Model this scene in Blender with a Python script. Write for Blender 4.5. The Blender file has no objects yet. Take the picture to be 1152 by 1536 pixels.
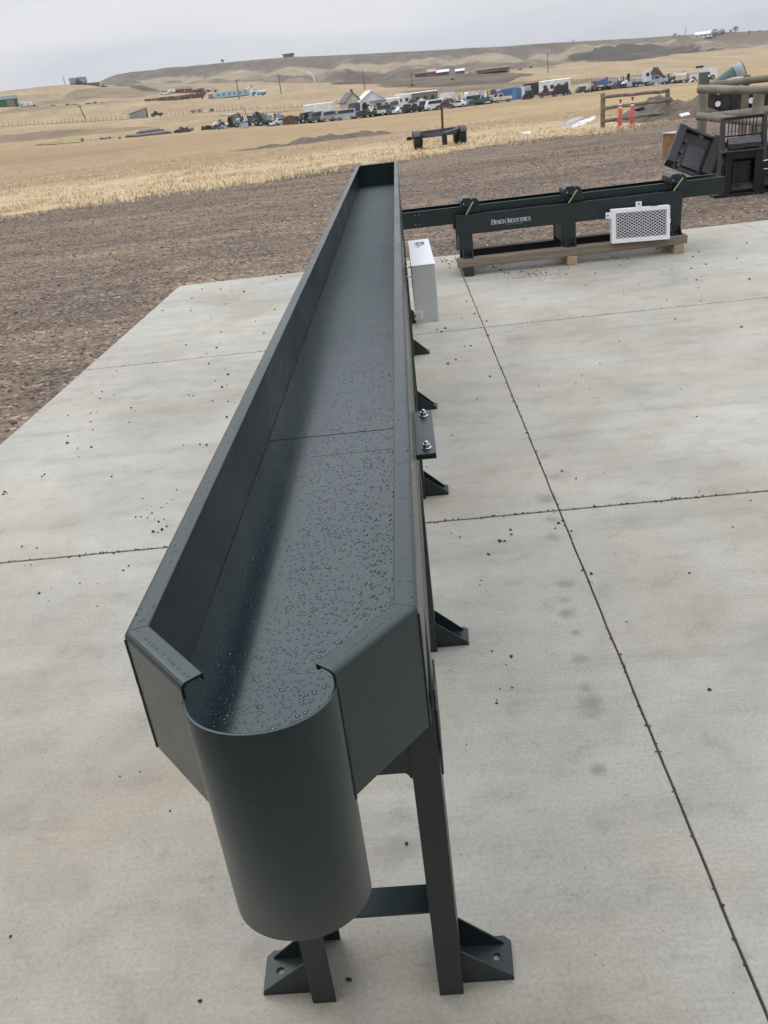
import bpy, bmesh, math, random
from mathutils import Vector, Matrix, noise
random.seed(7)
C = bpy.context.scene.collection
S = 1.8                       # eye height in metres; the yard is measured in eye heights
# ---------------------------------------------------------------- camera
F0, PITCH, ROLL, YAW = 1240.0, math.radians(26.33), math.radians(-6.99), math.radians(-3.51)
cy, sy = math.cos(YAW), math.sin(YAW)
FW = Vector((sy*math.cos(PITCH), cy*math.cos(PITCH), -math.sin(PITCH)))
RT0 = Vector((cy, -sy, 0)); UP0 = RT0.cross(FW)
RT = math.cos(ROLL)*RT0 + math.sin(ROLL)*UP0
UP = -math.sin(ROLL)*RT0 + math.cos(ROLL)*UP0
cd = bpy.data.cameras.new('camera'); cam = bpy.data.objects.new('camera', cd); C.objects.link(cam)
M = Matrix((RT, UP, -FW)).transposed().to_4x4(); M.translation = (0, 0, S); cam.matrix_world = M
cd.sensor_fit = 'VERTICAL'; cd.sensor_height = 36.0; cd.lens = 36.0*F0/1536; cd.clip_start = .02; cd.clip_end = 30000
bpy.context.scene.camera = cam
def ray(x, y): return (FW + (x-576)/F0*RT - (y-768)/F0*UP)
# ---------------------------------------------------------------- world: overcast sky
SUN_EL, SUN_AZ = math.radians(52), math.radians(-35)      # azimuth from +Y, towards +X
w = bpy.data.worlds.new('World'); bpy.context.scene.world = w; w.use_nodes = True
nt = w.node_tree; nt.nodes.clear()
def N(nt, t, **k):
    n = nt.nodes.new(t)
    for a, b in k.items():
        if a == 'ins':
            for i, v in b.items(): n.inputs[i].default_value = v
        else: setattr(n, a, b)
    return n
sky = N(nt, 'ShaderNodeTexSky'); sky.sky_type = 'NISHITA'; sky.sun_disc = False
sky.sun_elevation = SUN_EL; sky.sun_rotation = SUN_AZ; sky.dust_density = 4.0
tc = N(nt, 'ShaderNodeTexCoord'); mp = N(nt, 'ShaderNodeMapping'); mp.inputs['Scale'].default_value = (1, 1, 4.5)
n1 = N(nt, 'ShaderNodeTexNoise', ins={'Scale': 1.7, 'Detail': 6.0, 'Roughness': .52, 'Distortion': .5})
cr = N(nt, 'ShaderNodeValToRGB'); cr.color_ramp.elements[0].position = .34; cr.color_ramp.elements[1].position = .66
cr.color_ramp.elements[0].color = (6.0, 6.2, 7.0, 1); cr.color_ramp.elements[1].color = (8.6, 8.75, 9.3, 1)
sep = N(nt, 'ShaderNodeSeparateXYZ')
mr = N(nt, 'ShaderNodeMapRange', ins={1: 0.1, 2: 0.9, 3: 1.0, 4: 2.65}); mr.interpolation_type = 'SMOOTHSTEP'
vm = N(nt, 'ShaderNodeVectorMath', operation='SCALE')
mx = N(nt, 'ShaderNodeMix', data_type='RGBA'); mx.inputs[0].default_value = .93
bg = N(nt, 'ShaderNodeBackground'); bg.inputs[1].default_value = .1
wo = N(nt, 'ShaderNodeOutputWorld'); L = nt.links.new
L(tc.outputs['Generated'], mp.inputs[0]); L(mp.outputs[0], n1.inputs['Vector']); L(n1.outputs['Fac'], cr.inputs[0])
L(tc.outputs['Generated'], sep.inputs[0]); L(sep.outputs['Z'], mr.inputs[0])
tint = N(nt, 'ShaderNodeMix', data_type='RGBA'); tint.blend_type = 'MULTIPLY'; tint.inputs[7].default_value = (1.0, 1.0, .98, 1)
mr2 = N(nt, 'ShaderNodeMapRange', ins={1: .15, 2: .6, 3: 0.0, 4: 1.0}); L(sep.outputs['Z'], mr2.inputs[0]); L(mr2.outputs[0], tint.inputs[0]); L(cr.outputs[0], tint.inputs[6])
L(tint.outputs[2], vm.inputs[0]); L(mr.outputs[0], vm.inputs['Scale'])
L(sky.outputs[0], mx.inputs[6]); L(vm.outputs[0], mx.inputs[7]); L(mx.outputs[2], bg.inputs[0]); L(bg.outputs[0], wo.inputs[0])
sd = bpy.data.lights.new('sun', 'SUN'); sd.energy = .5; sd.angle = math.radians(25); sd.color = (1, .97, .92)
so = bpy.data.objects.new('sun', sd); C.objects.link(so)
sdir = Vector((math.sin(SUN_AZ)*math.cos(SUN_EL), math.cos(SUN_AZ)*math.cos(SUN_EL), math.sin(SUN_EL)))
so.rotation_euler = sdir.to_track_quat('Z', 'Y').to_euler()
vs = bpy.context.scene.view_settings; vs.view_transform = 'Standard'; vs.look = 'None'; vs.exposure = -0.08; vs.gamma = 1
# ---------------------------------------------------------------- helpers
def tag(o, label=None, cat=None, group=None, kind=None):
    if label: o['label'] = label
    if cat: o['category'] = cat
    if group: o['group'] = group
    if kind: o['kind'] = kind
    return o
def thing(name, label, cat, loc=(0, 0, 0), rz=0, group=None):
    o = bpy.data.objects.new(name, None); o.empty_display_size = .1; C.objects.link(o)
    o.location = loc; o.rotation_euler = (0, 0, rz); return tag(o, label, cat, group)
class MB:
    """collects shapes into one mesh"""
    def __init__(s, sc=1.0, off=(0, 0, 0), fn=None): s.v = []; s.f = []; s.sm = []; s.sc = sc; s.off = Vector(off); s.fn = fn
    def add(s, vs, fs, smooth=False):
        b = len(s.v); s.v += [Vector(p) for p in vs]; s.f += [tuple(b+i for i in f) for f in fs]; s.sm += [smooth]*len(fs); return s
    def box(s, x0, x1, y0, y1, z0, z1, m=None):
        p = [(x, y, z) for z in (z0, z1) for y in (y0, y1) for x in (x0, x1)]
        if m: p = [m @ Vector(q) for q in p]
        return s.add(p, [(0, 2, 3, 1), (4, 5, 7, 6), (0, 1, 5, 4), (2, 6, 7, 3), (0, 4, 6, 2), (1, 3, 7, 5)])
    def prism(s, poly, a0, a1, ax='x', m=None):
        """poly in the two other axes, extruded along ax"""
        n = len(poly); r = []
        for a in (a0, a1):
            for (u, v) in poly: r.append({'x': (a, u, v), 'y': (u, a, v), 'z': (u, v, a)}[ax])
        if m: r = [m @ Vector(q) for q in r]
        return s.add(r, [tuple(range(n))[::-1], tuple(range(n, 2*n))] + [(i, (i+1) % n, n+(i+1) % n, n+i) for i in range(n)])
    def tube(s, p0, p1, r0, r1=None, n=10, cap=True, smooth=True):
        p0, p1 = Vector(p0), Vector(p1); r1 = r0 if r1 is None else r1
        d = (p1-p0).normalized(); a = d.orthogonal().normalized(); b = d.cross(a); vs_ = []
        for p, r in ((p0, r0), (p1, r1)):
            for i in range(n):
                t = 2*math.pi*i/n; vs_.append(p + r*(math.cos(t)*a+math.sin(t)*b))
        s.add(vs_, [(i, (i+1) % n, n+(i+1) % n, n+i) for i in range(n)], smooth)
        if cap: s.add(vs_, [tuple(range(n))[::-1], tuple(range(n, 2*n))])
        return s
    def lathe(s, prof, c=(0, 0, 0), n=20, m=None):
        vs_ = []
        for (r, z) in prof:
            for i in range(n):
                t = 2*math.pi*i/n; p = Vector((r*math.cos(t), r*math.sin(t), z))
                vs_.append((m @ p if m else p) + Vector(c))
        k = len(prof)
        return s.add(vs_, [(j*n+i, j*n+(i+1) % n, (j+1)*n+(i+1) % n, (j+1)*n+i) for j in range(k-1) for i in range(n)] + [tuple(range(n))[::-1], tuple(range((k-1)*n, k*n))], True)
    def blob(s, c, r, sub=1, amp=.3, seed=0):
        bm = bmesh.new(); bmesh.ops.create_icosphere(bm, subdivisions=sub, radius=1)
        vs_ = [Vector((v.co.x*r[0], v.co.y*r[1], v.co.z*r[2]))*(1+amp*noise.noise(v.co*1.7+Vector((seed, seed*.7, 3)))) + Vector(c) for v in bm.verts]
        fs_ = [tuple(v.index for v in f.verts) for f in bm.faces]; bm.free(); return s.add(vs_, fs_, False)
    def build(s, name, mat, parent=None, bevel=0, seg=2, shear=True):
        me = bpy.data.meshes.new(name); P = []
        for p in s.v:
            if s.fn: p = s.fn(p)
            P.append(p*s.sc - s.off)
        me.from_pydata(P, [], s.f); me.polygons.foreach_set('use_smooth', s.sm)
        bm = bmesh.new(); bm.from_mesh(me); bmesh.ops.recalc_face_normals(bm, faces=bm.faces); bm.to_mesh(me); bm.free()
        me.materials.append(mat); o = bpy.data.objects.new(name, me); C.objects.link(o)
        if parent: o.parent = parent
        if bevel:
            b = o.modifiers.new('bevel', 'BEVEL'); b.width = bevel; b.segments = seg; b.limit_method = 'ANGLE'; b.angle_limit = math.radians(35); b.harden_normals = False
        return o
def copy_tree(o, parent=None):
    c = o.copy(); C.objects.link(c); c.parent = parent
    for ch in list(o.children): copy_tree(ch, c)
    return c
# ---------------------------------------------------------------- materials
def worn(m, light, scale=(1.2, 1.2, .5), lo=.60, hi=.74):
    """faint dusty wear laid over a painted surface"""
    t = m.node_tree; b = t.nodes['Principled BSDF']; src = b.inputs['Base Color'].links[0].from_socket
    tc = N(t, 'ShaderNodeTexCoord'); mp = N(t, 'ShaderNodeMapping'); mp.inputs['Scale'].default_value = scale; t.links.new(tc.outputs['Object'], mp.inputs[0])
    nz = N(t, 'ShaderNodeTexNoise', ins={'Scale': 4.0, 'Detail': 10, 'Roughness': .68, 'Distortion': .3}); t.links.new(mp.outputs[0], nz.inputs['Vector'])
    r = N(t, 'ShaderNodeMapRange', ins={1: lo, 2: hi, 3: 0, 4: .55}); t.links.new(nz.outputs['Fac'], r.inputs[0])
    x = N(t, 'ShaderNodeMix', data_type='RGBA'); t.links.new(r.outputs[0], x.inputs[0]); t.links.new(src, x.inputs[6]); x.inputs[7].default_value = (*light, 1); t.links.new(x.outputs[2], b.inputs['Base Color'])
def mat(name, col, rough=.6, metal=0, n=.0, nscale=8, spec=.5, bump=0, bscale=40, col2=None, coat=0, stretch=(1, 1, 1), det=6):
    m = bpy.data.materials.new(name); m.use_nodes = True; t = m.node_tree; b = t.nodes['Principled BSDF']
    b.inputs['Roughness'].default_value = rough; b.inputs['Metallic'].default_value = metal
    b.inputs['Specular IOR Level'].default_value = spec; b.inputs['Coat Weight'].default_value = coat
    b.inputs['Base Color'].default_value = (*col, 1)
    tc = N(t, 'ShaderNodeTexCoord'); mp = N(t, 'ShaderNodeMapping'); mp.inputs['Scale'].default_value = stretch
    t.links.new(tc.outputs['Object'], mp.inputs[0])
    if n or col2:
        nz = N(t, 'ShaderNodeTexNoise', ins={'Scale': nscale, 'Detail': det, 'Roughness': .6}); t.links.new(mp.outputs[0], nz.inputs['Vector'])
        r = N(t, 'ShaderNodeValToRGB'); r.color_ramp.elements[0].position = .32; r.color_ramp.elements[1].position = .68
        a = col; c2 = col2 or tuple(c*(1+n) for c in col)
        if not col2: a = tuple(c*(1-n) for c in col)
        r.color_ramp.elements[0].color = (*a, 1); r.color_ramp.elements[1].color = (*c2, 1)
        t.links.new(nz.outputs['Fac'], r.inputs[0]); t.links.new(r.outputs[0], b.inputs['Base Color'])
        rr = N(t, 'ShaderNodeMapRange', ins={1: .3, 2: .7, 3: max(.03, rough-.08), 4: min(1, rough+.08)})
        t.links.new(nz.outputs['Fac'], rr.inputs[0]); t.links.new(rr.outputs[0], b.inputs['Roughness'])
    if bump:
        nb = N(t, 'ShaderNodeTexNoise', ins={'Scale': bscale, 'Detail': 4}); t.links.new(mp.outputs[0], nb.inputs['Vector'])
        bp = N(t, 'ShaderNodeBump', ins={'Strength': bump, 'Distance': .01}); t.links.new(nb.outputs['Fac'], bp.inputs['Height']); t.links.new(bp.outputs[0], b.inputs['Normal'])
    return m
STEEL = (.0115, .0195, .021)
m_steel = mat('painted_steel', STEEL, .31, n=.16, nscale=3.2, bump=.10, bscale=9, det=9)
m_steel.node_tree.nodes['Principled BSDF'].inputs['Specular Tint'].default_value = (.80, .96, .97, 1); m_steel.node_tree.nodes['Principled BSDF'].inputs['Specular IOR Level'].default_value = .66
m_steel_d = mat('painted_steel_frame', (.016, .0255, .0275), .42, n=.14, nscale=7, bump=.06, bscale=70)
worn(m_steel, (.03, .040, .043)); worn(m_steel_d, (.035, .040, .038))
m_zinc = mat('zinc_bolt', (.62, .64, .66), .25, metal=1, n=.1, nscale=60)
m_white = mat('white_powder_coat', (.80, .81, .83), .4, n=.03, nscale=6)
m_box_shaded = mat('shaded_white_enclosure', (.58, .60, .61), .38, n=.03, nscale=6)  # white box paint greyed; shade of its upright faces put into the colour
m_black = mat('black_paint', (.012, .012, .014), .4, n=.25, nscale=9)
m_rubber = mat('rubber', (.02, .02, .021), .8, n=.2, nscale=9)
m_ink = mat('black_print', (.02, .02, .025), .5); m_pink = mat('faded_red_print', (.50, .16, .19), .5); m_letter = mat('silver_lettering', (.62, .66, .74), .4)
m_strap = mat('yellow_green_strap', (.42, .45, .2), .5, n=.15, nscale=20)
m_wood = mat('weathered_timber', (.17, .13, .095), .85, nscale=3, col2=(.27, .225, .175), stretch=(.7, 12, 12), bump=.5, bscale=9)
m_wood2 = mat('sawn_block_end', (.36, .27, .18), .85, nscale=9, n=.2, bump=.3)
m_wood3 = mat('dark_brown_timber', (.035, .028, .024), .8, nscale=5, n=.3, stretch=(.7, 9, 9))  # darker brown than the front beam, for rear beam and left block
m_log = mat('grey_green_peeled_log', (.15, .14, .108), .85, nscale=2.2, col2=(.33, .305, .245), stretch=(1, 1, 1), bump=.6, bscale=14)
m_log2 = mat('brown_peeled_log', (.13, .11, .08), .85, nscale=3, col2=(.27, .235, .175), bump=.5, bscale=14)
m_orange = mat('orange_plastic', (.50, .05, .035), .45, n=.1); m_refl = mat('white_reflective_band', (.8, .78, .75), .35)
# ---------------------------------------------------------------- terrain
def lerp_tab(tab, x):
    if x <= tab[0][0]: return tab[0][1]
    for (a, b), (c, d) in zip(tab, tab[1:]):
        if x <= c:
            t = (x-a)/(c-a); return b+(d-b)*t
    return tab[-1][1]
def azt(x, y):
    d = ray(x, y); h = math.hypot(d.x, d.y); return math.atan2(d.x, d.y), d.z/h
RINGS = [  # (range m, [(photo x, photo y)...]) -> converted to azimuth and height
 (185, [(0, 226), (130, 214), (330, 194), (480, 184), (600, 171), (700, 160), (840, 144), (920, 134), (1000, 127), (1152, 112)]),
 (290, [(0, 190), (190, 178), (330, 167), (480, 158), (600, 149), (700, 141), (840, 130), (1000, 115), (1152, 99)]),
 (450, [(0, 162), (100, 158), (200, 153), (330, 149), (400, 143), (500, 136), (600, 131), (700, 121), (800, 114), (900, 104), (1000, 99), (1152, 88)]),
 (700, [(0, 136), (60, 131), (120, 127), (170, 128), (200, 126), (300, 126), (400, 122), (500, 121), (600, 116), (700, 107), (800, 101), (900, 88), (1000, 79), (1152, 70)]),
 (950, [(0, 141), (60, 137), (130, 131), (170, 122), (200, 116), (300, 112), (400, 106), (500, 101), (600, 98), (700, 92), (800, 88), (860, 76), (1000, 66), (1040, 56), (1152, 55)]),
 (1250, [(0, 146), (60, 142), (130, 134), (150, 121), (175, 111), (200, 108), (300, 98), (400, 88), (500, 83), (600, 78), (750, 70), (850, 63), (1000, 55), (1060, 50), (1152, 46)]),
]
RT_ = []
for r, tab in RINGS:
    t = []
    for x, y in tab:
        a, e = azt(x, y); t.append((a, S+r*e))
    RT_.append((r, t))
def ringz(k, a):
    t = RT_[k][1]; w_ = .012
    return (lerp_tab(t, a-w_)+2*lerp_tab(t, a)+lerp_tab(t, a+w_))/4
def terr(a, r):
    if r < 45: z = -.06
    else:
        ks = [(45, -.06)] + [(RT_[k][0], ringz(k, a)) for k in range(len(RT_))]
        last = ks[-1][1]; ks += [(1900, last-26), (20000, last-60)]
        z = ks[-1][1]
        for (r0, z0), (r1, z1) in zip(ks, ks[1:]):
            if r <= r1:
                t = (r-r0)/(r1-r0); z = z0+(z1-z0)*(t*t*(3-2*t) if r0 >= 290 else t); break
    x, y = r*math.sin(a), r*math.cos(a)
    if r > 30:
        z += .05*min(1, (r-30)/20)*noise.noise(Vector((x*.25, y*.25, 0)))
    if r > 600:      # gullied bluffs
        k = min(1, (r-600)/250)*(1 if r < 1230 else max(0, 1-(r-1230)/60)*.5)
        q = Vector((x*.013, y*.0042, 1)); f = 1-abs(noise.noise(q))*2.2; f2 = 1-abs(noise.noise(q*2.7+Vector((5, 5, 5))))*2.2
        z -= k*(6.5*max(0, f)+3.2*max(0, f2))*(1 if r < 1150 else max(0, (1250-r)/100))
    elif r > 60:
        z += min(1, (r-60)/200)*.35*noise.noise(Vector((x*.03, y*.03, 2)))
    return z
def hit(x, y, rmax=1600, rmin=8):
    d = ray(x, y); a, e = azt(x, y); r = rmin; pz = None
    while r < rmax:
        if S+r*e <= terr(a, r): break
        r *= 1.006
    return Vector((r*math.sin(a), r*math.cos(a), terr(a, r))), r
def inpoly(px, py, poly):
    c = False; n = len(poly)
    for i in range(n):
        x0, y0 = poly[i]; x1, y1 = poly[i-1]
        if (y0 > py) != (y1 > py) and px < (x1-x0)*(py-y0)/(y1-y0)+x0: c = not c
    return c
def edgeY(x):    # far edge of the gravel yard as a function of x (metres)
    return S*lerp_tab([(-20, 15.2), (-6.75, 14.6), (-3.1, 14.6), (0, 16.8), (2.8, 18.2), (4.1, 18.0), (5, 18.6), (7.8, 19.8), (30, 24)], x/S)
GRAV, TALL, FIELD = (.198, .160, .130), (.50, .405, .26), (.335, .25, .162)
PALE, DARK, SCRUB, GREY, GOLD, GREEN = (.34, .275, .185), (.10, .08, .065), (.165, .135, .10), (.165, .145, .12), (.41, .32, .19), (.085, .082, .062)
# patches of scrub, tracks and stubble, as outlines on the land (azimuth, log range)
def outline(pts):
    o = []
    for x, y in pts:
        p, r = hit(x, y); o.append((math.atan2(p.x, p.y), math.log(r)))
    return o
PATCH = [
 (outline([(0, 203), (60, 196), (130, 193), (190, 190), (240, 190), (190, 198), (120, 204), (60, 209), (0, 215)]), SCRUB, .7),
 (outline([(0, 166), (60, 160), (160, 152), (200, 152), (160, 158), (90, 163), (30, 169), (0, 172)]), SCRUB, .5),
 (outline([(90, 140), (130, 132), (200, 131), (250, 138), (200, 148), (120, 149), (95, 147)]), SCRUB, .6),
 (outline([(0, 145), (60, 140), (100, 142), (60, 150), (0, 154)]), SCRUB, .35),
 (outline([(500, 127), (540, 113), (575, 108), (640, 105), (760, 108), (800, 112), (760, 126), (640, 132), (600, 131), (560, 126)]), (.095, .078, .062), .85),
 (outline([(590, 138), (700, 128), (800, 122), (1000, 112), (1000, 118), (800, 131), (720, 136), (640, 141)]), SCRUB, .8),
 (outline([(848, 90), (856, 78), (880, 70), (930, 66), (985, 68), (1050, 71), (1090, 73), (1040, 78), (1000, 84), (940, 92), (880, 93)]), (.062, .062, .05), .95),
 (outline([(630, 100), (700, 94), (780, 92), (840, 94), (830, 104), (740, 102), (640, 108)]), SCRUB, .6),
 (outline([(330, 108), (420, 100), (520, 98), (600, 100), (560, 112), (470, 119), (380, 121), (330, 116)]), SCRUB, .45),
 (outline([(860, 186), (880, 168), (900, 160), (905, 175), (890, 190)]), DARK, .6),
 (outline([(1040, 60), (1080, 54), (1110, 58), (1105, 66), (1070, 66)]), SCRUB, .6),
 (outline([(155, 121), (200, 109), (300, 99), (430, 88.5), (560, 82), (700, 75), (850, 65), (850, 70), (700, 82), (560, 90), (430, 99), (300, 111), (200, 118)]), (.115, .10, .08), .6),
 (outline([(200, 120), (300, 114), (420, 103), (520, 97), (600, 93), (700, 87), (760, 82), (860, 71), (1000, 62), (1060, 58), (1000, 67), (880, 76), (790, 90), (700, 95), (600, 99), (520, 104), (420, 112), (300, 121)]), (.33, .28, .20), .75),
 (outline([(497, 127), (515, 114), (532, 106), (548, 112), (562, 126)]), (.085, .07, .055), .8),
 (outline([(400, 121), (425, 112), (450, 113), (478, 121)]), (.10, .085, .07), .7),
 (outline([(560, 104), (640, 100), (710, 100), (700, 112), (640, 118), (570, 116)]), (.12, .10, .08), .5),
 (outline([(700, 103), (740, 94), (790, 97), (770, 104)]), (.13, .11, .09), .6),
 (outline([(30, 154), (120, 147), (160, 146), (120, 152), (60, 157)]), SCRUB, .5),
 (outline([(225, 130), (320, 128), (330, 136), (240, 139)]), SCRUB, .45),
 (outline([(0, 238), (60, 234), (160, 224), (260, 215), (200, 226), (90, 240), (0, 250)]), (.27, .20, .125), .5),
 (outline([(1105, 56), (1152, 50), (1152, 70), (1120, 64)]), SCRUB, .7),
]
ROADS = [([hit(x, y)[0] for x, y in pts], wd, col) for pts, wd, col in (
 ([(0, 190), (100, 184), (190, 179), (330, 167), (480, 158)], 2.6, (.10, .075, .055)),
 ([(330, 174), (400, 169), (500, 162), (600, 155)], 3.0, (.16, .12, .09)),
 ([(182, 128), (210, 131), (225, 137)], 7, (.09, .075, .06)))]
def segd(p, a, b):
    ab = (b-a).to_2d(); t = max(0, min(1, (p.to_2d()-a.to_2d()).dot(ab)/max(1e-6, ab.length_squared))); return (p.to_2d()-a.to_2d()-ab*t).length
def mixc(a, b, t): t = max(0, min(1, t)); return tuple(x+(y-x)*t for x, y in zip(a, b))
def tcol(a, r, x, y, z):
    nz = noise.noise(Vector((x*.05, y*.05, 0))); n2 = noise.noise(Vector((x*.012, y*.012, 4))); n3 = noise.noise(Vector((x*.35, y*.35, 7)))
    if y < edgeY(x)+n3*2.2+nz*1.6 and y > -1e5: return GRAV
    if r < 60:
        dd = y-edgeY(x)
        wdt = 11+4*nz if x < 8 else 5
        return mixc(mixc(TALL, (.30, .22, .14), max(0, -n3)*1.0), FIELD, (dd-wdt)/6)
    c = mixc(FIELD, GOLD, .5+1.3*n2)
    c = mixc(c, (.33, .23, .13), max(0, -nz)*.8)
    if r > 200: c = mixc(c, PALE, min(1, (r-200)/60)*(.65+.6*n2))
    if r > 600:
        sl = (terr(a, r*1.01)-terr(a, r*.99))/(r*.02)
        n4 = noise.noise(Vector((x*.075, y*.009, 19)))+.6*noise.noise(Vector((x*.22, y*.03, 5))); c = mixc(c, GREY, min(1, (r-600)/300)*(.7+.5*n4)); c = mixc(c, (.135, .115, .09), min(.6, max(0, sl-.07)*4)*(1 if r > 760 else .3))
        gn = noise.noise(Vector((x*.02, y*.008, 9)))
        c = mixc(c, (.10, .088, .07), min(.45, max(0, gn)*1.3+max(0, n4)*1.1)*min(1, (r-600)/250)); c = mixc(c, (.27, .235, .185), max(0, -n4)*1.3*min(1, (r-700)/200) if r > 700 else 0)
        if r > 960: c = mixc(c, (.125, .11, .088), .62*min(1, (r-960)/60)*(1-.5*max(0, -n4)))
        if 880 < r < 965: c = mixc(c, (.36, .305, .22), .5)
    lr = math.log(r); ja = a+.009*noise.noise(Vector((x*.04, y*.04, 11))); jr = lr+.03*noise.noise(Vector((x*.03, y*.03, 12)))
    for poly, pc, k in PATCH:
        if inpoly(ja, jr, poly): c = mixc(c, pc, min(.97, k*(1+.5*nz)))
    if r > 190:
        f_ = 1+.20*noise.noise(Vector((x*.08, y*.025, 31)))+.16*noise.noise(Vector((x*.33, y*.09, 32))); c = tuple(q*f_ for q in c)
    p = Vector((x, y, 0))
    for pts, wd, rc in ROADS:
        d = min(segd(p, u, v) for u, v in zip(pts, pts[1:]))
        if d < wd: c = mixc(rc, c, max(0, d/wd-.5)*2)
    return c
azs = [math.radians(-27+.125*i) for i in range(433)]
a_ = azs[-1]; far = []
while a_ < azs[0]+2*math.pi-.07: a_ += .07; far.append(a_)
azs += far[:-1]; NA = len(azs)
rs = [2, 6, 10, 14, 18, 21]
while rs[-1] < 60: rs.append(rs[-1]+.8)
while rs[-1] < 1300: rs.append(rs[-1]*1.0125)
rs += [1400, 1600, 1900, 3000, 6000, 12000, 20000]
V = [(0, 0, -.06)]; COL = [GRAV]
for r in rs:
    for a in azs:
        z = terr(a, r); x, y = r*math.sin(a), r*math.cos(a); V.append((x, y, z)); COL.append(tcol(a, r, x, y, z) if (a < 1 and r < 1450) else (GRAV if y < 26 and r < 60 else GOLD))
Fc = [(0, 1+(i+1) % NA, 1+i) for i in range(NA)]
for j in range(len(rs)-1):
    for i in range(NA):
        p, q = 1+j*NA+i, 1+j*NA+(i+1) % NA; Fc.append((p, q, q+NA, p+NA))
me = bpy.data.meshes.new('ground'); me.from_pydata(V, [], Fc)
ca = me.color_attributes.new('land', 'FLOAT_COLOR', 'POINT')
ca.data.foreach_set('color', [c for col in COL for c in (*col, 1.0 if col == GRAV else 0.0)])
me.polygons.foreach_set('use_smooth', [True]*len(Fc))
mg = bpy.data.materials.new('land'); mg.use_nodes = True; t = mg.node_tree; b = t.nodes['Principled BSDF']
b.inputs['Roughness'].default_value = .95; b.inputs['Specular IOR Level'].default_value = .15
at = N(t, 'ShaderNodeAttribute', attribute_name='land'); tcn = N(t, 'ShaderNodeTexCoord'); lk = t.links.new
# fine stones (voronoi) in the yard, straw mottling outside it
vo = N(t, 'ShaderNodeTexVoronoi', ins={'Scale': 27.0, 'Randomness': 1.0}); lk(tcn.outputs['Object'], vo.inputs['Vector'])
nA = N(t, 'ShaderNodeTexNoise', ins={'Scale': 1.1, 'Detail': 8, 'Roughness': .65}); 
mpn = N(t, 'ShaderNodeMapping'); mpn.inputs['Scale'].default_value = (.35, 1.2, 1); mpn.inputs['Rotation'].default_value = (0, 0, math.radians(-12))
lk(tcn.outputs['Object'], mpn.inputs[0]); lk(mpn.outputs[0], nA.inputs['Vector'])
sepc = N(t, 'ShaderNodeSeparateColor'); lk(vo.outputs['Color'], sepc.inputs[0])
rmp = N(t, 'ShaderNodeValToRGB'); e = rmp.color_ramp.elements; e[0].position = 0; e[0].color = (.48, .47, .47, 1); e[1].position = 1; e[1].color = (2.3, 2.2, 2.15, 1)
for p_, c_ in ((.35, .85), (.7, 1.03), (.93, 1.25)):
    q = e.new(p_); q.color = (c_, c_, c_, 1)
lk(sepc.outputs[0], rmp.inputs[0])
r2 = N(t, 'ShaderNodeValToRGB'); e = r2.color_ramp.elements; e[0].position = .3; e[0].color = (.76, .76, .77, 1); e[1].position = .72; e[1].color = (1.32, 1.28, 1.2, 1); lk(nA.outputs['Fac'], r2.inputs[0])
# is this gravel? red/blue ratio of the land colour is low there
sc_ = N(t, 'ShaderNodeSeparateColor'); lk(at.outputs['Color'], sc_.inputs[0])
cmpn = N(t, 'ShaderNodeMapRange', ins={1: 0.0, 2: 1.0, 3: 0.0, 4: 1.0}); lk(at.outputs['Alpha'], cmpn.inputs[0])
mA = N(t, 'ShaderNodeMix', data_type='RGBA', blend_type='MULTIPLY'); lk(cmpn.outputs[0], mA.inputs[0]); lk(at.outputs['Color'], mA.inputs[6]); lk(rmp.outputs[0], mA.inputs[7])
mB = N(t, 'ShaderNodeMix', data_type='RGBA', blend_type='MULTIPLY'); mB.inputs[0].default_value = 1; lk(mA.outputs[2], mB.inputs[6]); lk(r2.outputs[0], mB.inputs[7])
# fine straw grain for the field
nC = N(t, 'ShaderNodeTexNoise', ins={'Scale': 5, 'Detail': 8, 'Roughness': .7}); lk(mpn.outputs[0], nC.inputs['Vector'])
r3 = N(t, 'ShaderNodeValToRGB'); e = r3.color_ramp.elements; e[0].position = .35; e[0].color = (.74, .73, .7, 1); e[1].position = .65; e[1].color = (1.22, 1.2, 1.16, 1); lk(nC.outputs['Fac'], r3.inputs[0])
mC = N(t, 'ShaderNodeMix', data_type='RGBA', blend_type='MULTIPLY'); mC.inputs[0].default_value = 1; lk(mB.outputs[2], mC.inputs[6]); lk(r3.outputs[0], mC.inputs[7])
# wheel tracks and silt bands running across the yard
mpt = N(t, 'ShaderNodeMapping'); mpt.inputs['Scale'].default_value = (.13, .55, 1); mpt.inputs['Rotation'].default_value = (0, 0, math.radians(-9)); lk(tcn.outputs['Object'], mpt.inputs[0])
nT = N(t, 'ShaderNodeTexNoise', ins={'Scale': 1.0, 'Detail': 6, 'Roughness': .6, 'Distortion': .5}); lk(mpt.outputs[0], nT.inputs['Vector'])
rT = N(t, 'ShaderNodeValToRGB'); e = rT.color_ramp.elements; e[0].position = .33; e[0].color = (.82, .81, .80, 1); e[1].position = .68; e[1].color = (1.25, 1.20, 1.12, 1); q = e.new(.5); q.color = (1, 1, 1, 1); lk(nT.outputs['Fac'], rT.inputs[0])
mD = N(t, 'ShaderNodeMix', data_type='RGBA', blend_type='MULTIPLY'); lk(at.outputs['Alpha'], mD.inputs[0]); lk(mC.outputs[2], mD.inputs[6]); lk(rT.outputs[0], mD.inputs[7])
lk(mD.outputs[2], b.inputs['Base Color'])
bp = N(t, 'ShaderNodeBump', ins={'Strength': .8, 'Distance': .03}); lk(vo.outputs['Distance'], bp.inputs['Height']); lk(bp.outputs[0], b.inputs['Normal'])
me.materials.append(mg); g = bpy.data.objects.new('ground', me); C.objects.link(g); tag(g, kind='structure')

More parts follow.
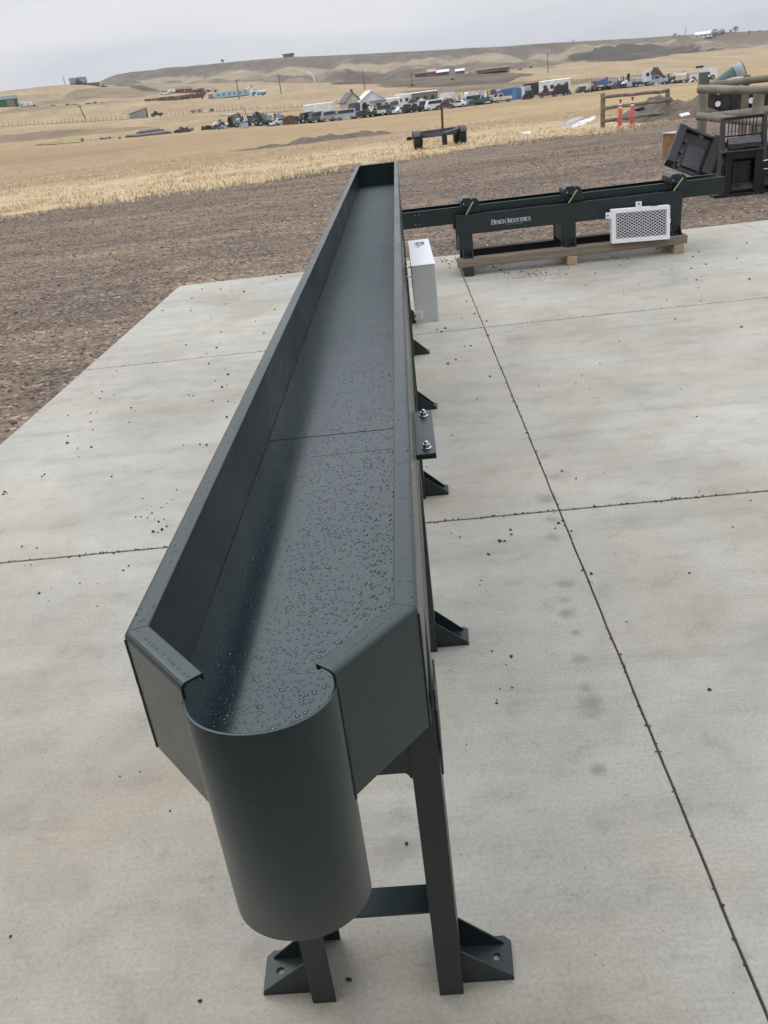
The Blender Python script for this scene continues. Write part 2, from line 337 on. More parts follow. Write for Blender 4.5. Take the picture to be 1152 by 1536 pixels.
# ---------------------------------------------------------------- concrete slab (square panels with open joints)
J = 1.925*S; XJ = [.336*S+J*k for k in range(-1, 4)]; YJ = [1.93*S+J*k for k in range(-4, 2)] + [5.87*S]
mcn = bpy.data.materials.new('concrete'); mcn.use_nodes = True; t = mcn.node_tree; b = t.nodes['Principled BSDF']; lk = t.links.new
b.inputs['Roughness'].default_value = .55; b.inputs['Specular IOR Level'].default_value = .5
tcn = N(t, 'ShaderNodeTexCoord')
def ramp(src, stops):
    r = N(t, 'ShaderNodeValToRGB'); e = r.color_ramp.elements
    e[0].position, e[0].color = stops[0][0], (*stops[0][1], 1); e[1].position, e[1].color = stops[-1][0], (*stops[-1][1], 1)
    for p_, c_ in stops[1:-1]: q = e.new(p_); q.color = (*c_, 1)
    lk(src, r.inputs[0]); return r.outputs[0]
def mul(a_, b_, f=1.0, bt='MULTIPLY'):
    m_ = N(t, 'ShaderNodeMix', data_type='RGBA', blend_type=bt)
    if isinstance(f, float): m_.inputs[0].default_value = f
    else: lk(f, m_.inputs[0])
    lk(a_, m_.inputs[6])
    if isinstance(b_, tuple): m_.inputs[7].default_value = (*b_, 1)
    else: lk(b_, m_.inputs[7])
    return m_.outputs[2]
nz1 = N(t, 'ShaderNodeTexNoise', ins={'Scale': .75, 'Detail': 7, 'Roughness': .6, 'Distortion': .6}); lk(tcn.outputs['Object'], nz1.inputs['Vector'])
c1 = ramp(nz1.outputs['Fac'], [(.30, (.28, .272, .240)), (.5, (.365, .354, .312)), (.70, (.43, .418, .370))])
mps = N(t, 'ShaderNodeMapping'); mps.inputs['Scale'].default_value = (.45, 2.4, 1); lk(tcn.outputs['Object'], mps.inputs[0])
nz2 = N(t, 'ShaderNodeTexNoise', ins={'Scale': 2.2, 'Detail': 8, 'Roughness': .62}); lk(mps.outputs[0], nz2.inputs['Vector'])
c1 = mul(c1, ramp(nz2.outputs['Fac'], [(.25, (.78, .775, .76)), (.45, (.97, .97, .96)), (.6, (1.03, 1.03, 1.03)), (.78, (1.1, 1.09, 1.08))]))
nz3 = N(t, 'ShaderNodeTexNoise', ins={'Scale': 90, 'Detail': 3, 'Roughness': .7}); lk(tcn.outputs['Object'], nz3.inputs['Vector'])
c1 = mul(c1, ramp(nz3.outputs['Fac'], [(.3, (.84, .84, .83)), (.5, (1, 1, 1)), (.7, (1.1, 1.1, 1.1))]))
nz4 = N(t, 'ShaderNodeTexNoise', ins={'Scale': .55, 'Detail': 5, 'Roughness': .55, 'Distortion': 1}); mp4 = N(t, 'ShaderNodeMapping'); mp4.inputs['Location'].default_value = (31, 7, 3)
lk(tcn.outputs['Object'], mp4.inputs[0]); lk(mp4.outputs[0], nz4.inputs['Vector'])
c1 = mul(c1, ramp(nz4.outputs['Fac'], [(.44, (1, 1, 1)), (.56, (.99, .95, .90)), (.70, (.95, .86, .76))]))
nz5 = N(t, 'ShaderNodeTexNoise', ins={'Scale': 7, 'Detail': 9, 'Roughness': .7, 'Distortion': .3}); lk(tcn.outputs['Object'], nz5.inputs['Vector'])
c1 = mul(c1, ramp(nz5.outputs['Fac'], [(.28, (.76, .755, .745)), (.45, (.97, .97, .965)), (.6, (1.02, 1.02, 1.02)), (.72, (1.09, 1.09, 1.08))]))
vp = N(t, 'ShaderNodeTexVoronoi', ins={'Scale': 26.0}); lk(tcn.outputs['Object'], vp.inputs['Vector'])
c1 = mul(c1, ramp(vp.outputs['Distance'], [(.03, (.50, .48, .45)), (.085, (1, 1, 1))]))
mpb = N(t, 'ShaderNodeMapping'); mpb.inputs['Scale'].default_value = (3, 140, 1); lk(tcn.outputs['Object'], mpb.inputs[0])
nzb = N(t, 'ShaderNodeTexNoise', ins={'Scale': 1.0, 'Detail': 3}); lk(mpb.outputs[0], nzb.inputs['Vector'])
c1 = mul(c1, ramp(nzb.outputs['Fac'], [(.3, (.955, .955, .95)), (.7, (1.03, 1.03, 1.03))]))
# oil and wet spots where the photograph shows them: (photo x, photo y, radius m, strength)
def gp(x, y, z=0):
    d = ray(x, y); k = (z-S)/d.z; return Vector((0, 0, S))+d*k
nw = N(t, 'ShaderNodeTexNoise', ins={'Scale': 16, 'Detail': 6, 'Roughness': .7}); lk(tcn.outputs['Object'], nw.inputs['Vector'])
sp = None
for (x, y, r, k) in [(818, 684, .05, .5), (832, 715, .055, .6), (820, 748, .06, .6), (828, 780, .05, .6), (829, 806, .045, .5), (846, 875, .045, .6), (847, 900, .03, .5), (852, 922, .04, .7), (865, 949, .022, .6), (870, 988, .035, .5), (879, 1033, .025, .6), (885, 1055, .05, .6), (888, 1072, .03, .4), (898, 1155, .03, .7), (835, 715, .09, .35), (950, 783, .07, .3), (1040, 920, .16, .14), (600, 1275, .07, .35), (595, 1220, .05, .3), (30, 1040, .12, .12), (905, 1240, .04, .25), (780, 508, .16, .45), (120, 700, .3, .16), (360, 460, .3, .1), (80, 1330, .14, .22)]:
    p = gp(x, y); vd = N(t, 'ShaderNodeVectorMath', operation='DISTANCE'); lk(tcn.outputs['Object'], vd.inputs[0]); vd.inputs[1].default_value = p
    ad = N(t, 'ShaderNodeMath', operation='MULTIPLY_ADD'); lk(nw.outputs['Fac'], ad.inputs[0]); ad.inputs[1].default_value = r*2.6; lk(vd.outputs['Value'], ad.inputs[2])
    rr = N(t, 'ShaderNodeMapRange', ins={1: r*1.5, 2: r*2.4, 3: k, 4: 0.0}); lk(ad.outputs[0], rr.inputs[0])
    if sp is None: sp = rr.outputs[0]
    else:
        mxn = N(t, 'ShaderNodeMath', operation='MAXIMUM'); lk(sp, mxn.inputs[0]); lk(rr.outputs[0], mxn.inputs[1]); sp = mxn.outputs[0]
c1 = mul(c1, (.17, .155, .12), sp, 'MIX')
lk(c1, b.inputs['Base Color'])
bp = N(t, 'ShaderNodeBump', ins={'Strength': .25, 'Distance': .004}); lk(nz3.outputs['Fac'], bp.inputs['Height']); lk(bp.outputs[0], b.inputs['Normal'])
mb = MB(); gap = .0050
for i in range(len(XJ)-1):
    for j in range(len(YJ)-1):
        x0, x1, y0, y1 = XJ[i]+.0034, XJ[i+1]-.0034, YJ[j]+.0062, YJ[j+1]-.0062; nseg = 44; ring = []
        for (p, q) in (((x0, y0), (x1, y0)), ((x1, y0), (x1, y1)), ((x1, y1), (x0, y1)), ((x0, y1), (x0, y0))):
            for k in range(nseg):
                u = k/nseg; wob = .0028*noise.noise(Vector((p[0]+(q[0]-p[0])*u, p[1]+(q[1]-p[1])*u, 0))*5) if 0 < k else 0
                X_, Y_ = p[0]+(q[0]-p[0])*u, p[1]+(q[1]-p[1])*u
                if p[0] == q[0]: X_ += wob
                else: Y_ += wob
                ring.append((X_, Y_))
        mb.prism(ring, -.13, 0, 'z')
o = mb.build('concrete_slab', mcn, None, bevel=.003, seg=2); tag(o, kind='structure')
m_dirt = mat('joint_dirt', (.07, .053, .042), .95, n=.45, nscale=14, bump=.8, bscale=60)
mb = MB(); mb.box(XJ[0]+.01, XJ[-1]-.01, YJ[0]+.01, YJ[-1]-.01, -.125, -.007); tag(mb.build('joint_filler', m_dirt), kind='structure')

# building added out of view behind the camera to shade slab and trough
SHADE_B = thing('shade_building', 'tall brown building added out of view behind the concrete pad to shade it', 'building', (0, -5.2, 0))
m_shade_b = mat('brown_metal_siding', (.10, .08, .07), .6, n=.1); 
mb = MB(); mb.prism([(-12, -.12), (12, -.12), (12, 4.6), (0, 7.4), (-12, 4.6)], -10, 0, 'y'); mb.build('wall', m_shade_b, SHADE_B)
mb = MB(); mb.box(-2.6, 2.6, .003, .05, 0, 4.2); dr = mb.build('door', mat('shade_building_door', (.2, .19, .18), .5), SHADE_B)
mb = MB(); mb.prism([(-12.6, 4.5), (0, 7.42), (12.6, 4.5), (12.6, 4.7), (0, 7.62), (-12.6, 4.7)], -10.5, .5, 'y'); mb.build('roof', m_steel, SHADE_B)
# ---------------------------------------------------------------- long trough on its legs (in eye heights)
def bend(p):       # the trough stands very slightly turned
    return Vector((p[0]+.0051*(p[1]-.65), p[1], p[2]))
def tilt(p):       # ... and falls towards its spout
    return Vector((p[0]+.0051*(p[1]-.65), p[1], p[2]+.0080*(p[1]-.447)))
base = Vector((-.109*S, .7*S, 0))
T = thing('drain_trough', 'long rain-wet dark grey steel trough with a rounded spout, standing on channel legs', 'steel trough', base)
def mbm(fn=tilt): return MB(S, base, fn)
XL, XR, ZR, ZF, Y0, Y1 = -.2057, -.0122, .709, .613, .447, 4.17
def sweep(mb, path, prof, closed=False):
    """prof (inward distance, z) swept along a horizontal path with mitred corners; path runs with the inside on its right"""
    n = len(path); rings = []
    for i, p in enumerate(path):
        p = Vector(p); 
        d0 = (p-Vector(path[i-1])).normalized() if i > 0 else None; d1 = (Vector(path[i+1])-p).normalized() if i < n-1 else None
        n0 = Vector((d0.y, -d0.x)) if d0 else None; n1 = Vector((d1.y, -d1.x)) if d1 else None
        if n0 and n1: m_ = (n0+n1).normalized(); m_ = m_/max(.2, m_.dot(n1))
        else: m_ = n0 or n1
        rings.append([(p.x+m_.x*u, p.y+m_.y*u, z) for u, z in prof])
    return rings
rr_ = .0045; th = .0022
outer = [(0, .611), (0, ZR-rr_)] + [(rr_-rr_*math.cos(a), ZR-rr_+rr_*math.sin(a)) for a in (math.radians(22), math.radians(45), math.radians(68), math.radians(90))] + [(.0150, ZR), (.0158, ZR-.0008), (.0158, ZR-.0048), (.0140, ZR-.0048), (.0140, ZR-th)]
inner = [(rr_, ZR-th), (th, ZR-rr_), (th, .611)]
prof = outer+inner
path = [(-.1538, .3865), (XL, Y0), (XL, Y1), (XR, Y1), (XR, Y0), (-.0622, .3865)]
profe = [(0, .611), (0, ZR-.001), (.001, ZR), (.006, ZR), (.006, ZR-.002), (.0022, ZR-.003), (.0022, .611)]
rg = sweep(None, path, prof); rge = sweep(None, path, profe)
names = ['front_flap', 'side_wall', 'end_wall', 'side_wall', 'front_flap']
for i in range(5):
    A_, B_ = (rge if i == 2 else rg)[i], (rge if i == 2 else rg)[i+1]; mb = mbm(); n = len(A_)
    # many slices along the long walls keep reflections honest
    mb.add(A_+B_, [(k, (k+1) % n, n+(k+1) % n, n+k) for k in range(n)] + [tuple(range(n))[::-1], tuple(range(n, 2*n))])
    part = mb.build(names[i], m_steel, T, bevel=.0012, seg=2)
for i_, (cx2, cy2) in enumerate((path[1], path[4])):      # thin dressed weld down each front corner
    mb = mbm(); zs = [.6115+.0048*k for k in range(20)]
    for za, zb2 in zip(zs, zs[1:]): mb.tube((cx2, cy2-.0002, za), (cx2, cy2-.0002, zb2), .0009+.0003*noise.noise(Vector((za*300, i_, 0))), .0009+.0003*noise.noise(Vector((zb2*300, i_, 0))), n=8, cap=False)
    mb.build('corner_weld', m_steel, T)
m_floor = bpy.data.materials.new('wet_steel_floor'); m_floor.use_nodes = True; t = m_floor.node_tree; b = t.nodes['Principled BSDF']; lk = t.links.new
b.inputs['Base Color'].default_value = (.016, .029, .033, 1); b.inputs['Specular Tint'].default_value = (.78, .97, .98, 1); b.inputs['Specular IOR Level'].default_value = .5; b.inputs['Coat Weight'].default_value = .3; b.inputs['Coat Roughness'].default_value = .12; b.inputs['Coat IOR'].default_value = 1.5
tcn = N(t, 'ShaderNodeTexCoord'); spx = N(t, 'ShaderNodeSeparateXYZ'); lk(tcn.outputs['Object'], spx.inputs[0])
cY = N(t, 'ShaderNodeMapRange', ins={1: -.3, 2: 1.4, 3: .4, 4: .0}); lk(spx.outputs['Y'], cY.inputs[0]); lk(cY.outputs[0], b.inputs['Coat Weight'])
rY = N(t, 'ShaderNodeMapRange', ins={1: -.2, 2: 2.6, 3: .10, 4: .52}); lk(spx.outputs['Y'], rY.inputs[0])
nf = N(t, 'ShaderNodeTexNoise', ins={'Scale': 6, 'Detail': 5}); lk(tcn.outputs['Object'], nf.inputs['Vector'])
ma = N(t, 'ShaderNodeMath', operation='MULTIPLY_ADD'); lk(nf.outputs['Fac'], ma.inputs[0]); ma.inputs[1].default_value = .12; lk(rY.outputs[0], ma.inputs[2]); lk(ma.outputs[0], b.inputs['Roughness'])
nf2 = N(t, 'ShaderNodeTexNoise', ins={'Scale': 60, 'Detail': 3}); lk(tcn.outputs['Object'], nf2.inputs['Vector'])
vf = N(t, 'ShaderNodeTexVoronoi', ins={'Scale': 95}); lk(tcn.outputs['Object'], vf.inputs['Vector'])
fr = N(t, 'ShaderNodeMapRange', ins={1: .0, 2: .42, 3: 1, 4: 0}); lk(vf.outputs['Distance'], fr.inputs[0])
fy = N(t, 'ShaderNodeMapRange', ins={1: .9, 2: 2.2, 3: 0, 4: .55}); lk(spx.outputs['Y'], fy.inputs[0])
bpf = N(t, 'ShaderNodeBump', ins={'Distance': .003}); lk(fr.outputs[0], bpf.inputs['Height']); lk(fy.outputs[0], bpf.inputs['Strength'])
lk(bpf.outputs[0], b.inputs['Normal'])
def floor_strip(y0, y1, z, roll=0):
    mb = mbm(); zl = z+roll
    xl, xr = XL+.003, XR-.003
    if y0 < Y0: poly = [(xl, y1), (xl, Y0), (-.154, .390), (-.062, .390), (xr, Y0), (xr, y1)]
    else: poly = [(xl, y1), (xl, y0), (xr, y0), (xr, y1)]
    zt = lambda x: zl+(z-zl)*(x-xl)/(xr-xl)
    v = [(x, y, zt(x)) for x, y in poly]+[(x, y, .6085) for x, y in poly]; n = len(poly)
    mb.add(v, [tuple(range(n)), tuple(range(n, 2*n))[::-1]]+[(k, n+k, n+(k+1) % n, (k+1) % n) for k in range(n)])
    mb.build('floor_plate', m_floor, T)
floor_strip(.386, .9432, .6133, .0003); floor_strip(.9437, 1.010, .6136); floor_strip(1.0115, 1.395, .6139); floor_strip(1.3957, 2.88, .6138); floor_strip(2.8808, Y1-.003, .6139)
# spout: half pipe hanging below the lip
mb = mbm(); cx, rO, rI = -.108, .0462, .0438; zt, zb = .698, .526; n = 40
for r, in ((rO,), (rI,)):
    pass
arcO = [(cx-rO*math.cos(math.pi*k/n), .390-rO*.84*math.sin(math.pi*k/n)) for k in range(n+1)]
arcI = [(cx-rI*math.cos(math.pi*k/n), .390-rI*.84*math.sin(math.pi*k/n)) for k in range(n+1)]
v = [(x, y, zt) for x, y in arcO]+[(x, y, zb) for x, y in arcO]+[(x, y, zt) for x, y in arcI]+[(x, y, zb) for x, y in arcI]; k1 = n+1; fs = []
for k in range(n):
    fs += [(k, k+1, k1+k+1, k1+k), (2*k1+k, 3*k1+k, 3*k1+k+1, 2*k1+k+1), (k, 2*k1+k, 2*k1+k+1, k+1), (k1+k, k1+k+1, 3*k1+k+1, 3*k1+k)]
fs += [(0, k1, 3*k1, 2*k1), (n, 2*k1+n, 3*k1+n, k1+n)]
mb.add(v, fs, True); sp_ = mb.build('spout', m_steel, T, bevel=.0012)
for x0 in (-.1543, -.0617):
    wb = mbm()
    for k in range(30): wb.blob((x0, .3862, .611+.0029*k), (.0009, .0009, .0024), 1)
    wb.build('weld_bead', m_steel, sp_)
# side beams, legs, feet
LEGY = [.652+.7105*k for k in range(5)]+[4.06]
for sgn, xo in ((1, -.0135), (-1, -.2045)):
    mb = mbm(tilt); xi = xo-sgn*.003
    mb.box(min(xo, xi), max(xo, xi), .652, 4.15, .458, .607)
    for z in (.4585, .6035): mb.box(min(xo-sgn*.0031, xo-sgn*.03), max(xo-sgn*.0031, xo-sgn*.03), .656, 4.149, z, z+.003)
    mb.build('side_beam', m_steel_d, T, bevel=.002)
def leg(sgn, y, first=False):
    xo = -.0142 if sgn > 0 else -.2040; zt_ = .4575+.008*(y-.447)-.0004
    mb = mbm(bend); a, b_ = xo, xo-sgn*.030
    mb.box(min(a, a-sgn*.0028), max(a, a-sgn*.0028), y+.0029, y+.0861, 0, zt_)
    for yy in (y, y+.0862): mb.box(min(a, b_), max(a, b_), yy, yy+.0028, 0, zt_)
    lg = mb.build('leg', m_steel_d, T, bevel=.0015)
    f = mbm(bend); x1 = xo+sgn*.0645; yA, yB = y+.0145, y+.073
    f_poly = [(xo+sgn*.0003, yA), (x1, yA), (x1+sgn*.002, yB-.008), (x1-sgn*.006, yB), (xo+sgn*.0003, yB)]
    if True:
        # base plate with a round bolt hole
        hx, hy, hr = xo+sgn*.046, (yA+yB)/2, .0052; n = len(f_poly); hn = 16
        ring = [(hx+hr*math.cos(2*math.pi*k/hn), hy+hr*math.sin(2*math.pi*k/hn)) for k in range(hn)]
        # fan-free: split into sectors from the hole ring to the outline
        def onpoly(ang):
            best = None; dx, dy = math.cos(ang), math.sin(ang)
            for k in range(n):
                (px, py), (qx, qy) = f_poly[k], f_poly[(k+1) % n]; ex, ey = qx-px, qy-py; den = dx*ey-dy*ex
                if abs(den) < 1e-9: continue
                t_ = ((px-hx)*ey-(py-hy)*ex)/den; u_ = ((px-hx)*dy-(py-hy)*dx)/den
                if t_ > 0 and -1e-6 <= u_ <= 1+1e-6 and (best is None or t_ < best): best = t_
            return (hx+dx*best, hy+dy*best)
        angs = sorted([2*math.pi*k/hn for k in range(hn)]+[math.atan2(py-hy, px-hx) % (2*math.pi) for px, py in f_poly])
        inn = [(hx+hr*math.cos(a_), hy+hr*math.sin(a_)) for a_ in angs]; out = [onpoly(a_) for a_ in angs]; m_ = len(angs)
        v = [(x, y_, .0050) for x, y_ in inn]+[(x, y_, .0050) for x, y_ in out]+[(x, y_, .0006) for x, y_ in inn]+[(x, y_, .0006) for x, y_ in out]
        fs = []
        for k in range(m_):
            k2 = (k+1) % m_; fs += [(k, k2, m_+k2, m_+k), (2*m_+k, 3*m_+k, 3*m_+k2, 2*m_+k2), (m_+k, m_+k2, 3*m_+k2, 3*m_+k), (k, 2*m_+k, 2*m_+k2, k2)]
        f.add(v, fs)
    ft = f.build('foot_plate', m_steel_d, lg)
    for yy in (yA, yB-.0118):
        gm = mbm(bend); xe = x1-sgn*(.001 if yy == yA else .0075); gm.prism([(xo+sgn*.0003, .0052), (xe, .0052), (xe, .0072), (xo+sgn*.0003, .060)], yy, yy+.0024, 'y'); gm.v = [Vector(p) for p in gm.v]
        gm.build('gusset', m_steel_d, ft, bevel=.0008)
for y in LEGY:
    for sgn in (1, -1): leg(sgn, y)
for k, y in enumerate(LEGY):
    mb = mbm(bend); zt_ = .4575+.008*(y-.447)
    mb.prism([(-.2008, zt_+.03), (-.2008, .366), (-.052, .366), (-.049, .3635), (-.0465, .358), (-.0175, .358), (-.0175, zt_+.03)], y+.0045, y+.0075, 'y')
    mb.build('cross_plate', m_steel_d, T, bevel=.001)
    mb = mbm(bend); mb.box(-.1735, -.0445, y+.004, y+.0425, .1465, .1500); mb.box(-.1735, -.0445, y+.0396, y+.0424, .125, .1464); mb.build('cross_brace', m_steel, T, bevel=.0012)
# outer splice strap on the first leg
mb = mbm(bend); mb.box(-.0134, -.0108, .655, .740, .362, .448); mb.build('splice_plate', m_steel_d, T, bevel=.001)
mb = mbm(tilt); mb.box(-.0133, -.011, .654, .672, .459, .4725); mb.build('beam_cap', m_steel, T, bevel=.0012)
# bolted joint between the trough sections
for sgn, xo in ((1, XR), (-1, XL)):
    x0, x1 = (xo+.001, xo+.0255) if sgn > 0 else (xo-.0275, xo-.001)
    for z in (.6075, .6115):
        mb = mbm(); mb.box(x0, x1, .914, 1.062, z, z+.0034); jp = mb.build('joint_plate', m_steel, T, bevel=.0015)
    for y in (.932, 1.043):
        bx = xo+sgn*.0145; mb = mbm()
        mb.lathe([(.0062, .0), (.0062, .0011)], (bx, y, .6151), 20)
        hexp = [(bx+.0047*math.cos(math.pi/3*k+.3), y+.0047*math.sin(math.pi/3*k+.3)) for k in range(6)]; mb.prism(hexp, .6163, .6205, 'z')
        mb.lathe([(.0026, 0), (.0026, .0028), (.002, .0034)], (bx, y, .6206), 12)
        mb.build('bolt', m_zinc, jp, bevel=.0006)
# control enclosure on the side
bx0, bx1, by0, by1, bz0, bz1 = .012, .083, 2.55, 3.04, .372, .548
mb = mbm(lambda p: Vector((p[0]+.0025, p[1], p[2]))); mb.box(bx0, bx1, by0, by1, bz0, bz1-.0038); eb = mb.build('control_enclosure', m_box_shaded, T, bevel=.004, seg=3)
fnb = lambda p: Vector((p[0]+.0025, p[1], p[2]))
mb = mbm(fnb); mb.box(bx0-.001, bx1+.001, by0-.001, by1+.001, bz1-.0036, bz1); lid = mb.build('enclosure_lid', m_white, eb, bevel=.003)
mb = mbm(fnb); mb.box(bx0-.004, bx0+.021, by0-.004, by0-.0002, .385, .412); lt = mb.build('mounting_bracket', m_white, eb, bevel=.0015)
mb = mbm(fnb); mb.box(bx0-.001, bx0+.018, by0-.0058, by0-.0041, .388, .408); mb.build('bracket_cover', m_box_shaded, eb, bevel=.001)
mb = mbm(fnb); mb.tube((bx0-.0005, by0-.0042, .398), (bx0-.0005, by0-.0085, .398), .0025); mb.build('bracket_bolt', m_black, eb)
mb = mbm(fnb)    # the printed mark on the lid: red block letter, dark letters, a swoosh
z_ = bz1+.0004; x_ = bx0+.020; yt = by1-.135
mbp = mbm(fnb)
for a_, c_ in ((0, .0012), (.0032, .0044)): mbp.box(x_+a_, x_+c_, yt, yt+.075, z_, z_+.0003)
mbp.box(x_+.0013, x_+.0031, yt+.062, yt+.075, z_, z_+.0003); mbp.box(x_+.0013, x_+.0031, yt+.028, yt+.040, z_, z_+.0003)
mbp.build('print_mark', m_pink, lid)
xx = x_+.0065
for kind in 'NTEPK':
    mb.box(xx, xx+.0022, yt, yt+.075, z_, z_+.0003)
    if kind in 'NPK': mb.box(xx+.0030, xx+.0048, yt+(0 if kind == 'N' else .030), yt+.075, z_, z_+.0003)
    if kind in 'TEP': mb.box(xx+.0017, xx+.0040 if kind != 'P' else xx+.0031, yt+.060, yt+.075, z_, z_+.0003)
    if kind in 'EPKN': mb.box(xx+.0017, xx+.0031, yt+.030, yt+.043, z_, z_+.0003)
    if kind == 'E': mb.box(xx+.0017, xx+.0040, yt, yt+.014, z_, z_+.0003)
    xx += .0056
for k in range(8): mb.box(x_+.006+k*.0014, x_+.0073+k*.0014, yt-.040+.020*math.sin(k/7*1.5), yt-.028+.020*math.sin(k/7*1.5), z_, z_+.0003)
mb.build('print_lettering', m_ink, lid)
for y in (2.64, 2.80, 2.95):
    mb = mbm(fnb); mb.tube((-.003, y, .5), (.0118, y, .5), .003, n=8); mb.build('standoff_bolt', m_zinc, eb)
# ---- rain drops on the trough
m_drop = mat('rain_water', (.016, .027, .034), .05, spec=.8); m_drop.node_tree.nodes['Principled BSDF'].inputs['Specular Tint'].default_value = (.85, .96, 1, 1)
mb = MB(); rnd = random.Random(3)
def drop(p, r, h=.38, n=7, el=1.0, an=0):
    vs_ = []; ca_, sa_ = math.cos(an), math.sin(an)
    for (q, z) in ((1, 0), (.86, .55), (.5, .9)):
        for i in range(n):
            t_ = 2*math.pi*i/n; u, v_ = r*q*math.cos(t_)*el, r*q*math.sin(t_); vs_.append((p[0]+u*ca_-v_*sa_, p[1]+u*sa_+v_*ca_, p[2]+r*h*z))
    vs_.append((p[0], p[1], p[2]+r*h)); fs = []
    for j in range(2): fs += [(j*n+i, j*n+(i+1) % n, (j+1)*n+(i+1) % n, (j+1)*n+i) for i in range(n)]
    fs += [(2*n+i, 2*n+(i+1) % n, 3*n) for i in range(n)]; mb.add(vs_, fs, True)
def fl(x, y): return .6135 if y < .9437 else (.6136 if y < 1.0107 else .6139)
cnt = 0; grid = {}
def free(x, y, r):
    k = (int(x/.006), int(y/.006))
    for a_ in (-1, 0, 1):
        for b_ in (-1, 0, 1):
            for (u, v_, q) in grid.get((k[0]+a_, k[1]+b_), ()):
                if (u-x)**2+(v_-y)**2 < ((r+q)*1.05)**2: return False
    grid.setdefault(k, []).append((x, y, r)); return True
while cnt < 12500:
    y = .40+(rnd.random()**1.5)*2.4; x = XL+.006+rnd.random()*(XR-XL-.012); u = (x-XL)/(XR-XL)
    if y < Y0+.006 and not (-.154-(y-.39)*.85 < x < -.062+(y-.39)*.8): continue
    k = noise.noise(Vector((x*30, y*9, 0)))
    if rnd.random() > .75+.5*k: continue
    big = rnd.random() < (.05 if u < .42 else .20)
    r = (rnd.uniform(.0011, .0020) if big else rnd.uniform(.0004, .0010)); 
    if u < .35: r *= .8
    if not free(x, y, r): cnt += .25; continue
    if rnd.random() < .06 and big: r *= 1.35
    if y > 1.9: r *= 1.25
    p = tilt((x, y, fl(x, y)+.0002)); drop(p*S, r*S, rnd.uniform(.16, .28), 7 if y < 1.3 else 5, rnd.uniform(1, 1.4), rnd.uniform(0, 3)); cnt += 1
for side in (XL+.0075, XR-.0075):
    for k in range(150):
        y = Y0+.01+rnd.random()**1.5*2.6; p = tilt((side+rnd.uniform(-.005, .006), y, ZR)); drop(p*S, rnd.uniform(.0006, .0013)*S, .5, 6)
for (qa, qb) in ((path[0], path[1]), (path[5], path[4])):
    for k in range(26):
        u = rnd.random(); x, y = qa[0]+(qb[0]-qa[0])*u, qa[1]+(qb[1]-qa[1])*u; p = tilt((x+(.004 if qa is path[0] else -.004), y+.007, ZR)); drop(p*S, rnd.uniform(.0006, .0012)*S, .5, 6)
o = mb.build('rain_drops', m_drop); tag(o, 'small rain drops beaded over the floor and rims of the long grey trough', 'rain drops', kind='stuff')

# ---------------------------------------------------------------- second machine on its timber skid
b2 = Vector((.985*S, 5.31*S, .1*S))
T2 = thing('trough_conveyor', 'dark grey steel trough unit with silver lettering on its side, resting on a timber skid', 'trough unit', b2)
def m2(): return MB(S, b2)
for y, t_ in ((5.15, 1), (5.44, -1)):
    mb = m2(); mb.box(.316, 1.642, min(y, y+t_*.004), max(y, y+t_*.004), .232, .343)
    for z in (.2322, .3395): mb.box(.318, 1.640, *sorted((y+t_*.0041, y+t_*.03)), z, z+.0033)
    bm_ = mb.build('side_beam', m_steel_d, T2, bevel=.002)
    if t_ == 1: beam2 = bm_
def block(xa, xb, last=False):
    for y, t_ in ((5.1515, 1), (5.4385, -1)):
        mb = m2(); mb.box(xa, xb, *sorted((y, y+t_*.003)), .1005, .2315)
        for x_ in (xa, xb-.003): mb.box(x_, x_+.003, *sorted((y+t_*.0031, y+t_*.032)), .1005, .2315)
        lg = mb.build('leg', m_steel_d, T2, bevel=.0015)
        if t_ == 1:
            f = m2(); f.box(xa+.018, xb-.004, 5.096, 5.151, .1005, .1045); ft = f.build('foot_plate', m_steel_d, lg, bevel=.001)
            for x_ in (xa+.020, xb-.010):
                gq = m2(); gq.prism([(5.1508, .105), (5.098, .105), (5.098, .107), (5.1508, .158)], x_, x_+.003, 'x'); gq.build('gusset', m_steel_d, ft)
            br = m2(); br.box(xa+.024, xb-.012, 5.147, 5.1508, .118, .122); br.build('weld_strip', m_steel, lg)
    mb = m2(); mb.box(xa+.004, xa+.0075, 5.156, 5.434, .125, .34); mb.build('cross_plate', m_steel_d, T2)
for xa, xb in ((.3275, .410), (.937, 1.022), (1.556, 1.640)): block(xa, xb)
# trough body lying in the frame
def m2t(): return MB(S, b2)
for y, t_ in ((5.205, 1), (5.392, -1)):
    mb = m2t(); mb.box(-.16, 1.90, *sorted((y, y+t_*.003)), .292, .386); mb.box(-.16, 1.90, *sorted((y+t_*.0031, y+t_*.014)), .3830, .3859); mb.box(-.16, 1.90, *sorted((y+t_*.0031, y+t_*.013)), .2921, .295)
    mb.build('trough_wall', m_steel, T2, bevel=.0015)
mb = m2t(); mb.box(-.159, 1.899, 5.2225, 5.375, .2955, .2985); mb.build('trough_floor', m_steel, T2)
mb = m2t(); mb.box(.089, .0925, 5.2015, 5.2046, .296, .382); jp = mb.build('joint_seam', m_steel_d, T2)
for z in (.312, .366):
    for x_ in (.080, .103):
        mb = m2t(); mb.tube((x_, 5.2048, z), (x_, 5.198, z), .0032, n=6); mb.build('bolt', m_zinc, jp)
